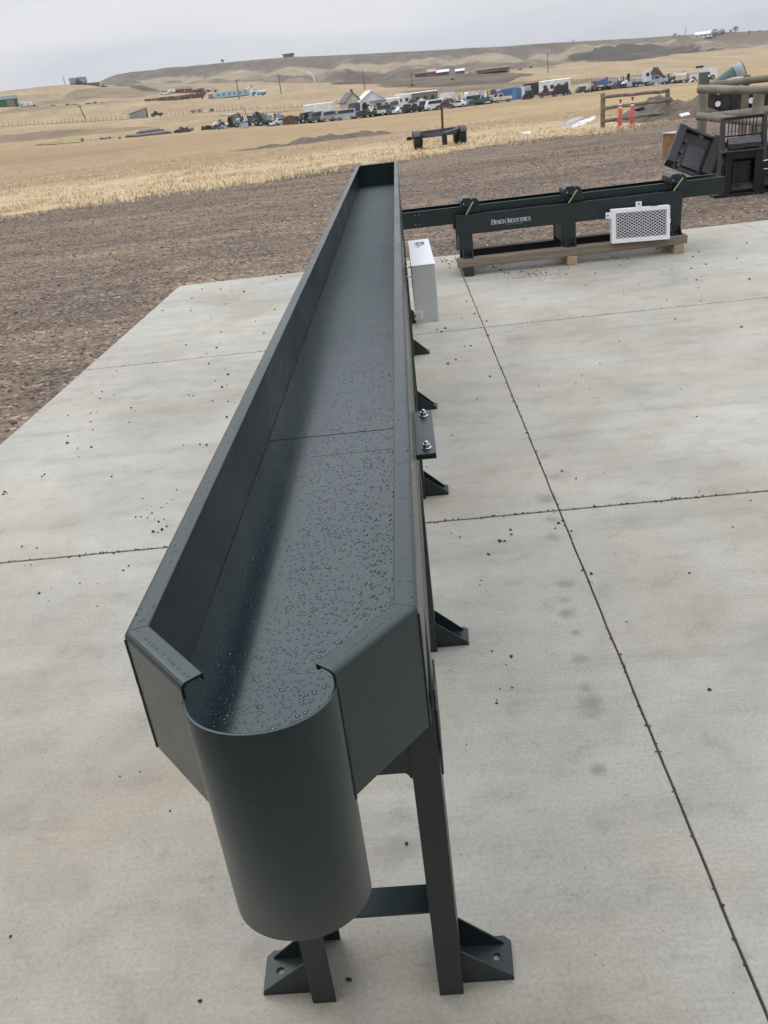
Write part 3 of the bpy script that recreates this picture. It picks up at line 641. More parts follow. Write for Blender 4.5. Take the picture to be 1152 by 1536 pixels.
for xc in (.385, .985, 1.59):      # clamp saddles with yellow-green straps
    mb = m2(); pr = [(xc-.034, .392), (xc-.034, .424), (xc-.020, .440), (xc+.016, .440), (xc+.034, .426), (xc+.034, .392)]
    mb.prism(pr, 5.118, 5.285, 'y'); sd_ = mb.build('clamp_saddle', m_steel, T2, bevel=.003)
    mb = m2(); mb.prism([(xc+.012, .348), (xc+.085, .348), (xc+.090, .366), (xc+.080, .384), (xc+.074, .415), (xc+.058, .430), (xc+.036, .428)], 5.176, 5.2025, 'y'); mb.build('clamp_bracket', m_steel_d, sd_, bevel=.0015)
    mb = m2(); mb.tube((xc+.030, 5.110, .408), (xc-.004, 5.145, .346), .0045, n=8); mb.build('strap', m_strap, sd_)
    mb = m2(); mb.tube((xc+.035, 5.150, .412), (xc+.035, 5.112, .412), .005, n=8); mb.build('clamp_pin', m_zinc, sd_); mb = m2(); mb.tube((xc-.020, 5.119, .408), (xc-.020, 5.110, .408), .004, n=8); mb.build('clamp_pin', m_zinc, sd_)
# lettering, drawn with serifed strokes
GL = {'B': [((0, 0), (0, 1)), ((0, 1), (.5, 1)), ((.5, 1), (.62, .87)), ((.62, .87), (.62, .65)), ((.62, .65), (.5, .53)), ((0, .53), (.5, .53)), ((.5, .53), (.68, .4)), ((.68, .4), (.68, .13)), ((.68, .13), (.52, 0)), ((0, 0), (.52, 0))],
 'E': [((0, 0), (0, 1)), ((0, 1), (.62, 1)), ((0, .52), (.48, .52)), ((0, 0), (.62, 0))], 'N': [((0, 0), (0, 1)), ((0, 1), (.68, 0)), ((.68, 0), (.68, 1))],
 'C': [((.68, .8), (.5, 1)), ((.5, 1), (.18, 1)), ((.18, 1), (0, .78)), ((0, .78), (0, .22)), ((0, .22), (.18, 0)), ((.18, 0), (.5, 0)), ((.5, 0), (.68, .2))],
 'H': [((0, 0), (0, 1)), ((.68, 0), (.68, 1)), ((0, .52), (.68, .52))], 'I': [((.1, 0), (.1, 1))], 'D': [((0, 0), (0, 1)), ((0, 1), (.4, 1)), ((.4, 1), (.68, .75)), ((.68, .75), (.68, .25)), ((.68, .25), (.4, 0)), ((.4, 0), (0, 0))],
 'U': [((0, 1), (0, .2)), ((0, .2), (.18, 0)), ((.18, 0), (.48, 0)), ((.48, 0), (.66, .2)), ((.66, .2), (.66, 1))],
 'S': [((.62, .8), (.45, 1)), ((.45, 1), (.18, 1)), ((.18, 1), (.02, .8)), ((.02, .8), (.1, .58)), ((.1, .58), (.55, .42)), ((.55, .42), (.64, .2)), ((.64, .2), (.45, 0)), ((.45, 0), (.15, 0)), ((.15, 0), (0, .2))],
 'T': [((.34, 0), (.34, 1)), ((0, 1), (.68, 1))], 'R': [((0, 0), (0, 1)), ((0, 1), (.5, 1)), ((.5, 1), (.62, .85)), ((.62, .85), (.62, .65)), ((.62, .65), (.5, .5)), ((.5, .5), (0, .5)), ((.35, .5), (.7, 0))]}
def write(mb, txt, x, y, z, h, adv=1.0):
    for i, ch in enumerate(txt):
        if ch == ' ': x += h*.42; continue
        up_ = i == 0 or txt[i-1] == ' '; hh = h if up_ else h*.78
        for (a_, b_) in GL[ch]:
            p, q = Vector((x+a_[0]*hh, z+a_[1]*hh)), Vector((x+b_[0]*hh, z+b_[1]*hh)); d = (q-p).normalized()
            wd = h*(.072 if abs(d.y) > .8 else .05); nn = Vector((-d.y, d.x))*wd; p -= d*h*.03; q += d*h*.03
            mb.add([(u.x, y_, u.y) for y_ in (y, y-.0008) for u in (p-nn, q-nn, q+nn, p+nn)], [(0, 1, 2, 3), (7, 6, 5, 4), (0, 4, 5, 1), (1, 5, 6, 2), (2, 6, 7, 3), (3, 7, 4, 0)])
            if abs(d.y) > .95 and ch in 'BENHIDTRU':
                for e_ in (p, q): mb.box(e_.x-h*.16, e_.x+h*.16, y-.0009, y-.0001, e_.y-h*.03, e_.y+h*.03)
        x += hh*(.34 if ch == 'I' else .95)*adv
    return x
mb = m2(); write(mb, 'BENCH INDUSTRIES', .528, 5.1495, .2735, .0245, .865); mb.build('lettering', m_letter, beam2)
mb = m2()
for k in range(14): mb.box(.612+.0075*k, .6175+.0075*k, 5.149, 5.1497, .2625, .2655)
mb.build('small_lettering', mat('dull_lettering', (.22, .24, .28), .5), beam2)
# timber skid
sk = Vector((.985*S, 5.3*S, 0)); SK = thing('timber_skid', 'weathered timber skid under the lettered trough unit, two long beams on cross blocks', 'timber skid', sk)
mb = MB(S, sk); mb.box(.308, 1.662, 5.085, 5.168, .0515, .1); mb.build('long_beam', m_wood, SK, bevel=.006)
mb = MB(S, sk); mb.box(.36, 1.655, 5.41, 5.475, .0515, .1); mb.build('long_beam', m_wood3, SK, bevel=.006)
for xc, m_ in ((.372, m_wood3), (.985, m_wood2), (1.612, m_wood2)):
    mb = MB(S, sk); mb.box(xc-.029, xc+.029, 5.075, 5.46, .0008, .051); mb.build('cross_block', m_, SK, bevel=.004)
# white expanded-metal guard, leaning on the machine
gx0, gx1, gz0, gz1, gy = 1.213, 1.548, .1035, .288, 5.052
gd = Vector((1.38*S, gy*S, gz0*S)); G = thing('mesh_guard', 'white framed guard panel of diamond mesh standing on the skid against the trough unit', 'guard panel', gd)
def mg_(): return MB(S, gd, lambda p: Vector((p[0], p[1]+(p[2]-gz0)*.12, p[2]-.010*(p[0]-gx0)/.33)))
mb = mg_(); fw = .024
mb.box(gx0, gx1, gy, gy+.004, gz1-fw*.8, gz1); mb.box(gx0, gx1, gy, gy+.004, gz0, gz0+fw); mb.box(gx0, gx0+fw, gy, gy+.004, gz0+fw+.0002, gz1-fw*.8-.0002); mb.box(gx1-fw*.8, gx1, gy, gy+.004, gz0+fw+.0002, gz1-fw*.8-.0002)
mb.box(gx0, gx0+.003, gy+.0042, gy+.045, gz0, gz1); mb.box(gx1-.003, gx1, gy+.0042, gy+.045, gz0, gz1); mb.box(gx0+.0032, gx1-.0032, gy+.0042, gy+.045, gz1-.003, gz1); mb.box(gx0+.0032, gx1-.0032, gy+.0042, gy+.045, gz0, gz0+.003)
mb.build('frame', m_white, G)
mb = mg_(); nx, nz_ = 11, 9; ax_, az_ = gx0+fw, gz0+fw; cw, chh = (gx1-gx0-1.8*fw)/nx, (gz1-gz0-1.8*fw)/nz_
for i in range(nx*2):
    for j in range(nz_*2):
        x_, z_ = ax_+i*cw/2, az_+j*chh/2; up_ = (i+j) % 2 == 0
        p = Vector((x_, z_ if up_ else z_+chh/2)); q = Vector((x_+cw/2, z_+chh/2 if up_ else z_)); d = (q-p).normalized(); nn = Vector((-d.y, d.x))*.0013; p -= d*.0005; q += d*.0005
        mb.add([(u.x, y_, u.y) for y_ in (gy+.0006, gy+.0028) for u in (p-nn, q-nn, q+nn, p+nn)], [(0, 1, 2, 3), (7, 6, 5, 4), (0, 4, 5, 1), (1, 5, 6, 2), (2, 6, 7, 3), (3, 7, 4, 0)])
mb.build('diamond_mesh', m_white, G)
mb = mg_(); mb.box(gx0+.0035, gx1-.0035, gy+.040, gy+.0448, gz0+.0035, gz1-.0035); mb.build('dark_backing', m_black, G)  # black sheet added inside the guard so the mesh openings look dark
for (tx0, tx1, tz0, tz1, hx, hz) in ((1.352, 1.386, gz1+.0005, gz1+.034, 1.369, gz1+.022), (gx0-.034, gx0-.0005, gz1-.045, gz1-.012, gx0-.022, gz1-.0285)):
    mb = mg_(); mb.box(tx0, tx1, gy+.001, gy+.004, tz0, tz1); tb = mb.build('tab', m_white, G, bevel=.002)
    mb = mg_(); mb.tube((hx, gy+.0008, hz), (hx, gy-.001, hz), .006, n=12); mb.build('bolt_hole', mat('hole_shadow_grey', (.2, .21, .23), .6), tb)
mb = mg_(); mb.box(1.44, 1.485, gy+.012, gy+.03, gz1+.0004, gz1+.0016); mb.build('label_strip', m_ink, G)
mb = mg_(); mb.box(gx1+.0003, gx1+.006, gy+.01, gy+.02, .19, .215); mb.build('side_tab', m_white, G)
# ---------------------------------------------------------------- black attachments beside the fence
def py_(x, y, Y):      # point seen at (x, y) standing at depth Y metres
    d = ray(x, y); return Vector((0, 0, S))+d*(Y/d.y)
# tilted quick-attach plate: a local frame laid along the slope
Bv = gp(1052, 268, -.02); A = py_(996, 247, Bv.y+.12); Cv = py_(1024, 189, Bv.y+.45)
ux = (Bv-A).normalized(); wU = (Bv-A).length
up_ = (Cv-A); up_ = (up_-ux*up_.dot(ux)); hU = up_.length; up_.normalize(); nn_ = up_.cross(ux).normalized()
if nn_.y < 0: nn_ = -nn_
PM = Matrix((ux, nn_, up_)).transposed().to_4x4(); PM.translation = A
rt = A.copy(); rt.z = -.06
Q = thing('attachment_plate', 'tilted black steel attachment plate with two raised ribs leaning beside the black grille frame', 'attachment plate', rt)
def q_(): return MB(1, rt)
def part(nm, m_, fn, par=Q, bevel=.004):
    mb = q_(); fn(mb); return mb.build(nm, m_, par, bevel=bevel)
hU = max(.6, min(1.25, hU)); WP = 1.16
part('back_plate', m_black, lambda m: m.box(0, WP, .0, .03, 0, hU, PM))
part('rib', m_black, lambda m: m.prism([(0, 0), (-.14, .03), (-.14, hU-.05), (0, hU+.03)], .0, .13, 'x', PM))
part('rib', m_black, lambda m: m.prism([(0, 0), (-.16, .03), (-.16, hU-.03), (0, hU+.05)], .62, .78, 'x', PM))
part('rib', m_black, lambda m: m.prism([(0, 0), (-.12, .03), (-.12, hU-.03), (0, hU+.02)], .86, 1.14, 'x', PM))
m_black2 = mat('black_satin_cover', (.035, .036, .04), .3, n=.3, nscale=6)
cv_ = part('cover_panel', m_black2, lambda m: m.box(.27, .58, -.034, -.0005, .08, hU*.62, PM))
for k, (u, v_) in enumerate(((.20, .12), (.19, .30), (.20, .50), (.22, .06), (.50, .14))):
    part('bolt', m_black2, lambda m: m.tube(PM @ Vector((u, .0, v_)), PM @ Vector((u, -.045, v_)), .028, n=8))
part('warning_label', m_white, lambda m: m.box(1.02, 1.07, -.1235, -.1205, hU-.16, hU-.05, PM), bevel=0)
part('top_edge', m_black2, lambda m: m.box(.135, .615, -.05, -.001, hU-.05, hU-.005, PM))
# grille frame (fork carriage with guard)
KS = .76
c0 = gp(1088, 296, -.05); c0.z = -.06; c0.y += .12
yaw = math.radians(-8)
R_ = thing('grille_frame', 'black steel carriage with an open grille of upright bars on top, standing on the gravel', 'carriage frame', c0, yaw)
def r_(nm, m_, fn, par=R_, bevel=.004):
    mb = MB(KS); fn(mb); return mb.build(nm, m_, par, bevel=bevel)
Wd = .76
r_('side_plate', m_black, lambda m: m.prism([(.0, 0), (.42, 0), (.42, .5), (.34, 1.42), (.26, 1.42), (.0, .55)], Wd-.06, Wd+.015, 'x'))
r_('side_plate', m_black, lambda m: m.prism([(.05, 0), (.44, 0), (.44, .5), (.40, 1.42), (.30, 1.42), (.05, .6)], -.05, .02, 'x'))
r_('base_plate', m_black, lambda m: m.box(-.18, Wd-.01, -.08, .45, .0, .05))
r_('front_frame', m_black, lambda m: (m.box(.0205, .14, .0, .06, .0505, .80), m.box(Wd-.20, Wd-.0605, -.01, .05, .0505, .80), m.box(.1405, Wd-.2005, .0, .05, .68, .80)))
r_('inner_step', m_black2, lambda m: (m.box(.16, Wd-.18, .10, .30, .0505, .22), m.box(.20, Wd-.22, .22, .36, .2205, .60)))
r_('back_wall', m_black, lambda m: m.box(.021, Wd-.061, .38, .41, .0505, .80))
r_('side_cover', m_black2, lambda m: m.prism([(.10, .04), (.5, .04), (.5, .86), (.30, .92), (.10, .6)], Wd+.10, Wd+.62, 'x'))
r_('inner_lip', m_black2, lambda m: m.prism([(.02, .10), (.10, .16), (.10, .20), (.02, .14)], .15, Wd-.17, 'x'))
r_('shelf', m_black2, lambda m: m.prism([(-.06, .805), (.30, .83), (.30, .86), (-.06, .835)], -.06, Wd-.065, 'x'))
vb = r_('valve_block', m_black2, lambda m: m.prism([(.04, .862), (.26, .862), (.26, 1.05), (.16, 1.05), (.04, .95)], .06, Wd-.10, 'x'))
for k in range(5): r_('ridge', m_black, lambda m: m.prism([(.03, .90), (.10, .99), (.13, .99), (.06, .90)], .12+k*.09, .155+k*.09, 'x'), vb)
r_('grille_rail', m_black, lambda m: m.box(.0205, Wd-.0605, .30, .34, 1.36, 1.42)); r_('grille_rail', m_black, lambda m: m.box(.0205, Wd-.0605, .28, .31, 1.06, 1.09))
for k in range(9): r_('grille_bar', m_black, lambda m: m.box(.085+k*.064, .101+k*.064, .312, .328, 1.0905, 1.3595), bevel=0)
r_('gauge_strip', mat('pale_decal', (.5, .53, .56), .4), lambda m: m.box(.03, .075, .2935, .2995, 1.10, 1.30), bevel=0)
r_('hose_rod', m_zinc, lambda m: (m.tube((Wd-.06, -.03, .60), (Wd+.14, -.03, .62), .012)), bevel=0)
r_('hose_rod', m_zinc, lambda m: (m.tube((Wd-.04, -.03, .45), (Wd+.2, -.03, .45), .010)), bevel=0)
r_('rear_frame', m_black, lambda m: (m.box(Wd+.02, Wd+.9, .2, .26, .75, .86), m.box(Wd+.02, Wd+.9, .22, .28, .05, .12), m.box(Wd+.25, Wd+.33, .2005, .275, .1205, .7495), m.box(Wd+.0205, Wd+.9, .05, .11, .30, .36)))
# crate behind
m_crate = mat('orange_brown_plywood', (.24, .13, .06), .8, n=.25, nscale=7)
p = gp(1000, 234, 0); cr_ = Vector((p.x+.30, p.y-.1, -.06))
K = thing('wooden_crate', 'orange-brown wooden crate behind the tilted black attachment plate', 'crate', cr_, .2)
for k in range(4):
    mb = MB(); mb.box(-.25, .35, -.02, .0, .03+k*.12, .14+k*.12); mb.build('board', m_crate, K, bevel=.004)
mb = MB(); mb.box(-.25, .35, .0008, .4, .03, .50); mb.build('box_body', m_crate, K); mb = MB(); mb.box(-.27, .37, -.03, .42, .5105, .53); mb.build('lid', mat('pale_board', (.5, .42, .33), .8, n=.1), K)
# ---------------------------------------------------------------- log fences
def rail(mb, p, q, r0, r1, k=7, wob=.02, seed=0):
    pts = [p.lerp(q, i/k)+Vector((0, 0, wob*noise.noise(Vector((i*.6, seed, 0))))) for i in range(k+1)]
    for i in range(k): mb.tube(pts[i], pts[i+1], r0+(r1-r0)*i/k, r0+(r1-r0)*(i+1)/k, n=12, cap=(i in (0, k-1)))
YF = 15.9
p1, p2 = py_(1052, 195, YF), py_(1134, 195, YF-.75); p1.z = p2.z = -.06
FN = thing('log_fence', 'thick grey-green peeled log fence with two round rails behind the black grille frame', 'fence', p1)
def fpart(nm, fn, m_=m_log, par=FN):
    mb = MB(1, p1); fn(mb); return mb.build(nm, m_, par)
t1 = py_(1056, 128, YF); t2 = py_(1138, 134, YF-.75)
fpart('post', lambda m: rail(m, p1, Vector((p1.x, p1.y, t1.z)), .088, .08, seed=1))
fpart('post', lambda m: rail(m, p2, Vector((p2.x, p2.y, t2.z-.02)), .095, .088, seed=2))
o1 = Vector((0, -.19, 0))
e1, e2 = py_(1043, 134, YF)+o1, py_(1250, 136, YF-1.9)+o1
fpart('rail', lambda m: rail(m, e1, e2, .068, .060, seed=3, k=9))
e1, e2 = py_(1041, 174, YF)+o1, py_(1250, 194, YF-1.9)+o1
fpart('rail', lambda m: rail(m, e1, e2, .063, .062, seed=4, k=9))
cap_ = fpart('post_block', lambda m: m.box(t1.x-.085, t1.x+.075, t1.y-.05, t1.y+.05, t1.z+.005, t1.z+.20), mat('green_weathered_block', (.10, .12, .10), .8, n=.3, nscale=5))
fpart('post_nail', lambda m: m.tube((t1.x+.05, t1.y-.05, t1.z+.15), (t1.x+.05, t1.y-.07, t1.z+.12), .012), m_white, cap_)
# second rail fence behind it
a1 = py_(1068, 210, 21.5); a1.z = -.06
FB = thing('rail_fence', 'brown board rail fence running behind the thick grey log fence', 'fence', a1)
for (ya, yb, wd) in ((127, 112, .075), (176, 158, .10)):
    p, q = py_(1066, ya, 21.5), py_(1260, yb-6, 20.0); mb = MB(1, a1); rail(mb, p, q, wd, wd, seed=ya); mb.build('rail', m_log2, FB)
for x in (1120, 1175, 1245):
    p = py_(x, 120, 21.5-(x-1066)/194*1.5+.13); mb = MB(1, a1); rail(mb, Vector((p.x, p.y, -.06)), Vector((p.x, p.y, p.z+.1)), .08, .075, seed=x); mb.build('post', m_log2, FB)
# gate-like fence with the two orange markers
YG = 34.0
g0, g1 = py_(904, 188, YG), py_(1000, 176, YG+2.2); g0.z = g1.z = -.06
FG = thing('pole_fence', 'short three-rail brown pole fence across the field edge with two orange markers in front', 'fence', g0)
def gpart(nm, p, q, r): mb = MB(1, g0); rail(mb, p, q, r, r, seed=p.x, wob=.05); mb.build(nm, m_log2, FG)
tA, tB = py_(904, 141, YG), py_(996, 136, YG+2.2)
gpart('post', g0, Vector((g0.x, g0.y, tA.z)), .085); gpart('post', Vector((g1.x, g1.y, -.06)), Vector((g1.x, g1.y, tB.z+.02)), .085)
of = Vector((0, -.14, 0))
for (ya, yb) in ((146, 136), (163, 150), (182, 168)): gpart('rail', py_(904, ya, YG)+of, py_(1001, yb, YG+2.2)+of, .062)
def marker(x, yb, yt, Y, lab):
    b_ = py_(x, yb, Y); b_.z = -.06; h = py_(x+2, yt, Y).z+.06
    k = thing('road_marker', lab, 'marker post', b_, 0, 'orange markers at the pole fence')
    mb = MB(); mb.lathe([(.17, 0), (.17, .04), (.10, .06), (.075, .12), (.065, h*.68)], n=16); mb.build('tube', m_orange, k)
    mb = MB(); mb.lathe([(.066, h*.6805), (.064, h*.74)], n=16); mb.build('reflective_band', m_refl, k)
    mb = MB(); mb.lathe([(.060, h*.7405), (.058, h*.79)], n=16); mb.build('upper_tube', m_orange, k)
    mb = MB(); mb.lathe([(.059, h*.7905), (.055, h*.85)], n=16); mb.build('reflective_band', m_refl, k)
    mb = MB(); mb.lathe([(.05, h*.8505), (.03, h*.87), (.03, h*.94), (.055, h*.96), (.055, h)], n=16); mb.build('handle', m_orange, k)
marker(930, 187, 149, YG-.5, 'left of the two orange and white markers before the pole fence'); marker(948, 184, 145, YG-.2, 'right of the two orange and white markers, standing slightly taller')
# ---------------------------------------------------------------- two-wheel dolly in the grass
m_rust = mat('rusty_post', (.07, .045, .035), .8, n=.4, nscale=4); m_frame = mat('weathered_frame_paint', (.055, .065, .075), .6, n=.3, nscale=3)
dw = py_(660, 208, 35.0); dw.z = -.06; DS = .90
D = thing('towing_dolly', 'old black two-wheel towing dolly with an upright post, parked in the dry grass', 'dolly', dw, math.radians(4))
def wheel(par, x, y, r, wd, z=None, n=26, hubm=None, ax='x'):
    z = r if z is None else z; mb = MB(DS); m_ = Matrix.Translation((x, y, z)) @ Matrix.Rotation(math.pi/2, 4, 'Y' if ax == 'x' else 'X')
    mb.lathe([(r*.55, -wd/2), (r*.9, -wd/2), (r, -wd*.36), (r, wd*.36), (r*.9, wd/2), (r*.55, wd/2)], n=n, m=m_); wo_ = mb.build('wheel', m_rubber, par)
    mb = MB(DS); mb.lathe([(r*.54, -wd*.42), (r*.2, -wd*.3), (r*.2, wd*.3), (r*.54, wd*.42)], n=n, m=m_); mb.build('rim', hubm or m_frame, wo_); return wo_
for s_ in (-1, 1):
    wheel(D, s_*1.0, .1, .36, .24); wheel(D, s_*.80, .75, .34, .2)
mb = MB(DS); 
mb.box(-1.22, 1.12, .02, .14, .42, .52); mb.build('axle_beam', m_frame, D)
for (p, q) in (((-.85, 0, .56), (.1, -.75, .52)), ((.85, 0, .60), (.1, -.75, .52)), ((-.85, 0, .56), (-.85, .9, .6)), ((.85, 0, .6), (.85, .9, .62)), ((-.85, .9, .6), (.85, .9, .62))):
    mb = MB(DS); mb.tube(p, q, .088, n=4, smooth=False); mb.build('frame_bar', m_frame, D)
mb = MB(DS); mb.tube((.12, -.1, .5), (.16, -.1, 1.52), .05, n=10); mb.build('upright_post', m_rust, D)
mb = MB(DS); mb.box(-.02, .18, -.2, -.02, .52, .72); mb.build('winch_box', m_frame, D, bevel=.02)
mb = MB(DS); mb.box(.0, .2, -.85, -.62, .1, .52); mb.build('coupler', m_black, D, bevel=.02)
mb = MB(DS); mb.box(-1.42, -1.2205, .0, .16, .4, .54); mb.build('light_bracket', m_black, D, bevel=.01)
for s_ in (-1, 1):
    mb = MB(DS); pr = [(math.cos(a)*.44, .40+math.sin(a)*.34) for a in [math.radians(20+14*k) for k in range(11)]]; pr2 = [(u*.93, .40+(v_-.40)*.93) for u, v_ in pr[::-1]]
    mb.prism([(u+.1, v_) for u, v_ in pr+pr2], s_*1.0-.14, s_*1.0+.14, 'x'); mb.build('mudguard', m_frame, D)
# ---------------------------------------------------------------- dirt heaps, snow, puddled ice
m_earth = mat('dark_turned_earth', (.075, .06, .046), .95, nscale=2.5, col2=(.17, .135, .10), bump=1, bscale=6)
def heap(pts, wd, ht, name, lab, cat, m_=m_earth, seed=0, grp=None):
    """ridge of earth along ground points"""
    P = pts; o_ = P[len(P)//2].copy(); mb = MB(1, o_); nx_, ny_ = 60, 12; vs_ = []
    L_ = len(P)-1
    for i in range(nx_+1):
        u = i/nx_*L_; k = min(int(u), L_-1); c = P[k].lerp(P[k+1], u-k); d = (P[k+1]-P[k]); d.z = 0; d.normalize(); nrm = Vector((-d.y, d.x, 0)); e = math.sin(math.pi*min(1, max(0, i/nx_)))**.5
        for j in range(ny_+1):
            v_ = j/ny_*2-1; q = c+nrm*v_*wd*(.6+.4*e); nz_v = noise.noise(Vector((q.x*.8, q.y*.8, seed)))+.6*noise.noise(Vector((q.x*2.6, q.y*2.6, seed)))
            h = ht*e*(1-v_*v_)*(.75+.7*nz_v)-.04; vs_.append((q.x, q.y, c.z+h))
    mb.add(vs_, [(i*(ny_+1)+j, (i+1)*(ny_+1)+j, (i+1)*(ny_+1)+j+1, i*(ny_+1)+j+1) for i in range(nx_) for j in range(ny_)], True)
    o = mb.build(name, m_); o.location = o_; tag(o, lab, cat, grp); return o
heap([hit(x, y)[0] for x, y in ((345, 228), (400, 222), (440, 217), (470, 214))], .8, .2, 'earth_ridge', 'low scattered ridge of dark earth in the straw-coloured field, left of the larger one', 'earth ridge', seed=2)
heap([hit(x, y)[0] for x, y in ((425, 219), (480, 212), (540, 205), (585, 201))], 1.4, .40, 'earth_ridge', 'larger ridge of dark turned earth in the straw-coloured field', 'earth ridge', seed=4)
heap([gp(x, y, -.06) for x, y in ((950, 182), (1004, 174), (1050, 176))], 2.3, .72, 'earth_mound', 'mound of brown earth beside the three-rail pole fence', 'earth mound', seed=6)
m_snow = mat('old_snow', (.50, .51, .54), .6, nscale=1.8, col2=(.74, .76, .80), bump=.5, bscale=5)
def patch(pts, name, lab, cat, m_, h=.05, kind=None, z=-.06):
    c = sum((p for p in pts), Vector())/len(pts); mb = MB(1, c); n = len(pts); out = []
    for i in range(n):
        for k in range(5):
            q = pts[i].lerp(pts[(i+1) % n], k/5); q = c+(q-c)*(1+.22*noise.noise(q*1.3)); out.append(q)
    ring2 = [c+(q-c)*.8+Vector((0, 0, h)) for q in out]; N_ = len(out)
    mb.add(out+ring2+[c+Vector((0, 0, h*1.2))], [(i, (i+1) % N_, N_+(i+1) % N_, N_+i) for i in range(N_)]+[(N_+i, N_+(i+1) % N_, 2*N_) for i in range(N_)], True)
    o = mb.build(name, m_); o.location = c; tag(o, lab, cat, kind=kind); return o
G_ = lambda L_, z=-.07: [gp(x, y, z) for x, y in L_]
patch(G_([(856, 190), (866, 184), (884, 178), (893, 174), (893, 178), (884, 184), (874, 189), (862, 192)]), 'snow_patch', 'pale patch of old snow in the ditch left of the pole fence', 'snow patch', m_snow, .05)
patch(G_([(836, 189), (846, 184), (862, 186), (858, 191), (846, 193)]), 'ice_patch', 'dull grey ice sheet at the left end of the ditch by the pole fence', 'ice patch', mat('dull_ice', (.30, .31, .33), .3), .02)
patch(G_([(845, 185), (858, 178), (875, 175), (872, 179), (858, 184)]), 'ice_patch', 'grey ice patch in the ditch behind the snow patch', 'ice patch', mat('grey_ice', (.35, .37, .41), .25), .04)
patch(G_([(780, 200), (795, 197), (808, 197), (800, 201), (788, 202)]), 'snow_patch', 'thin strip of old snow lying in the grass at the yard edge', 'snow patch', m_snow, .03)
patch(G_([(1018, 172), (1034, 169), (1036, 172), (1022, 175)], .45), 'snow_patch', 'small strip of snow lying on the brown earth mound', 'snow patch', m_snow, .03)
# ---------------------------------------------------------------- clods on the slab
CL = [(7, 738, 5), (5, 742, 4), (10, 740, 3), (59, 890, 5), (33, 820, 4), (16, 1405, 5), (255, 1217, 4), (180, 1165, 3), (210, 1158, 3), (243, 795, 6), (230, 798, 6), (238, 783, 5), (246, 779, 3), (214, 748, 3), (228, 770, 4), (250, 790, 4), (137, 671, 5), (101, 665, 5), (139, 645, 3), (136, 633, 3), (67, 712, 4), (63, 715, 3), (197, 612, 4), (153, 588, 3), (138, 590, 3), (150, 598, 3), (102, 623, 3), (325, 522, 4), (310, 531, 3), (333, 581, 5), (342, 562, 6), (340, 626, 5), (300, 667, 4), (275, 668, 3), (310, 668, 5), (283, 593, 3), (265, 735, 3), (185, 856, 4), (193, 849, 4), (303, 434, 3), (348, 437, 3), (331, 434, 3), (421, 415, 3), (366, 438, 4), (395, 556, 4), (415, 562, 4), (290, 594, 3), (120, 875, 3),
 (733, 832, 6), (767, 802, 5), (766, 795, 5), (750, 812, 8), (757, 812, 5), (690, 806, 4), (722, 871, 3), (720, 878, 3), (887, 861, 7), (838, 785, 6), (833, 793, 4), (857, 797, 5), (843, 707, 4), (864, 718, 4), (1049, 737, 3), (1126, 751, 3), (1099, 791, 3), (1034, 860, 4), (940, 933, 3), (1064, 1035, 6), (767, 985, 7), (738, 977, 4), (768, 1032, 4), (745, 1055, 5), (610, 1266, 7), (524, 1470, 9), (300, 1502, 6), (700, 452, 4), (712, 471, 4), (730, 482, 4), (693, 478, 3), (668, 493, 4), (662, 498, 4), (697, 520, 3), (706, 519, 4), (684, 540, 4), (672, 546, 5), (735, 565, 4), (715, 600, 3), (1045, 625, 3), (900, 545, 3), (1112, 491, 4), (1124, 419, 4), (1008, 405, 3), (893, 410, 3), (962, 399, 2), (1048, 378, 3), (1120, 365, 3), (985, 373, 3), (655, 495, 3), (640, 700, 3), (745, 1050, 3), (677, 800, 3)]
m_clod = mat('brown_mud_clod', (.07, .05, .036), .95, n=.4, nscale=60, bump=.8, bscale=200)
rnd = random.Random(11)
extra = []
for (cx_, cy_, n_, sx, sy) in ((665, 390, 26, 28, 9), (735, 396, 22, 45, 10), (800, 412, 18, 40, 9), (232, 775, 10, 25, 40), (350, 600, 14, 60, 60), (150, 640, 12, 60, 60), (330, 470, 14, 90, 40), (880, 600, 14, 200, 120), (1000, 430, 16, 120, 50), (900, 385, 10, 150, 6), (400, 500, 8, 40, 40), (80, 900, 8, 80, 80), (700, 1000, 8, 70, 90)):
    for k in range(n_): extra.append((cx_+rnd.gauss(0, sx*.6), cy_+rnd.gauss(0, sy*.6), rnd.uniform(1.4, 3.6)))
protoc = []
for k in range(5):
    mb = MB(); mb.blob((0, 0, .28), (.5, .45, .32), 2, .55, k*3.1)
    mb.blob((.3, .15, .12), (.2, .18, .16), 1, .5, k+9); me_ = mb.build('x', m_clod); protoc.append(me_.data); bpy.data.objects.remove(me_)
def on_slab(p): return XJ[0]+.05 < p.x < XJ[-1] and p.y < YJ[-1]-.05
nclod = 0
def inside_trough(p): return -.21*S < p.x < -.005*S+.03 and .6*S < p.y < 4.2*S and False
for (x, y, s_) in CL+extra:
    p = gp(x, y)
    if not on_slab(p): continue
    dist = (p-Vector((0, 0, S))).length; r = s_/F0*dist*.88
    o = bpy.data.objects.new('dirt_clod', protoc[nclod % 5]); C.objects.link(o); o.location = (p.x, p.y, 0); r = min(r, .05)
    o.scale = (r, r*rnd.uniform(.7, 1), r*rnd.uniform(.6, .9)); o.rotation_euler = (0, 0, rnd.uniform(0, 6.3)); nclod += 1
    tag(o, 'small dark clod of mud lying on the pale concrete slab', 'mud clod', 'mud clods scattered on the slab')
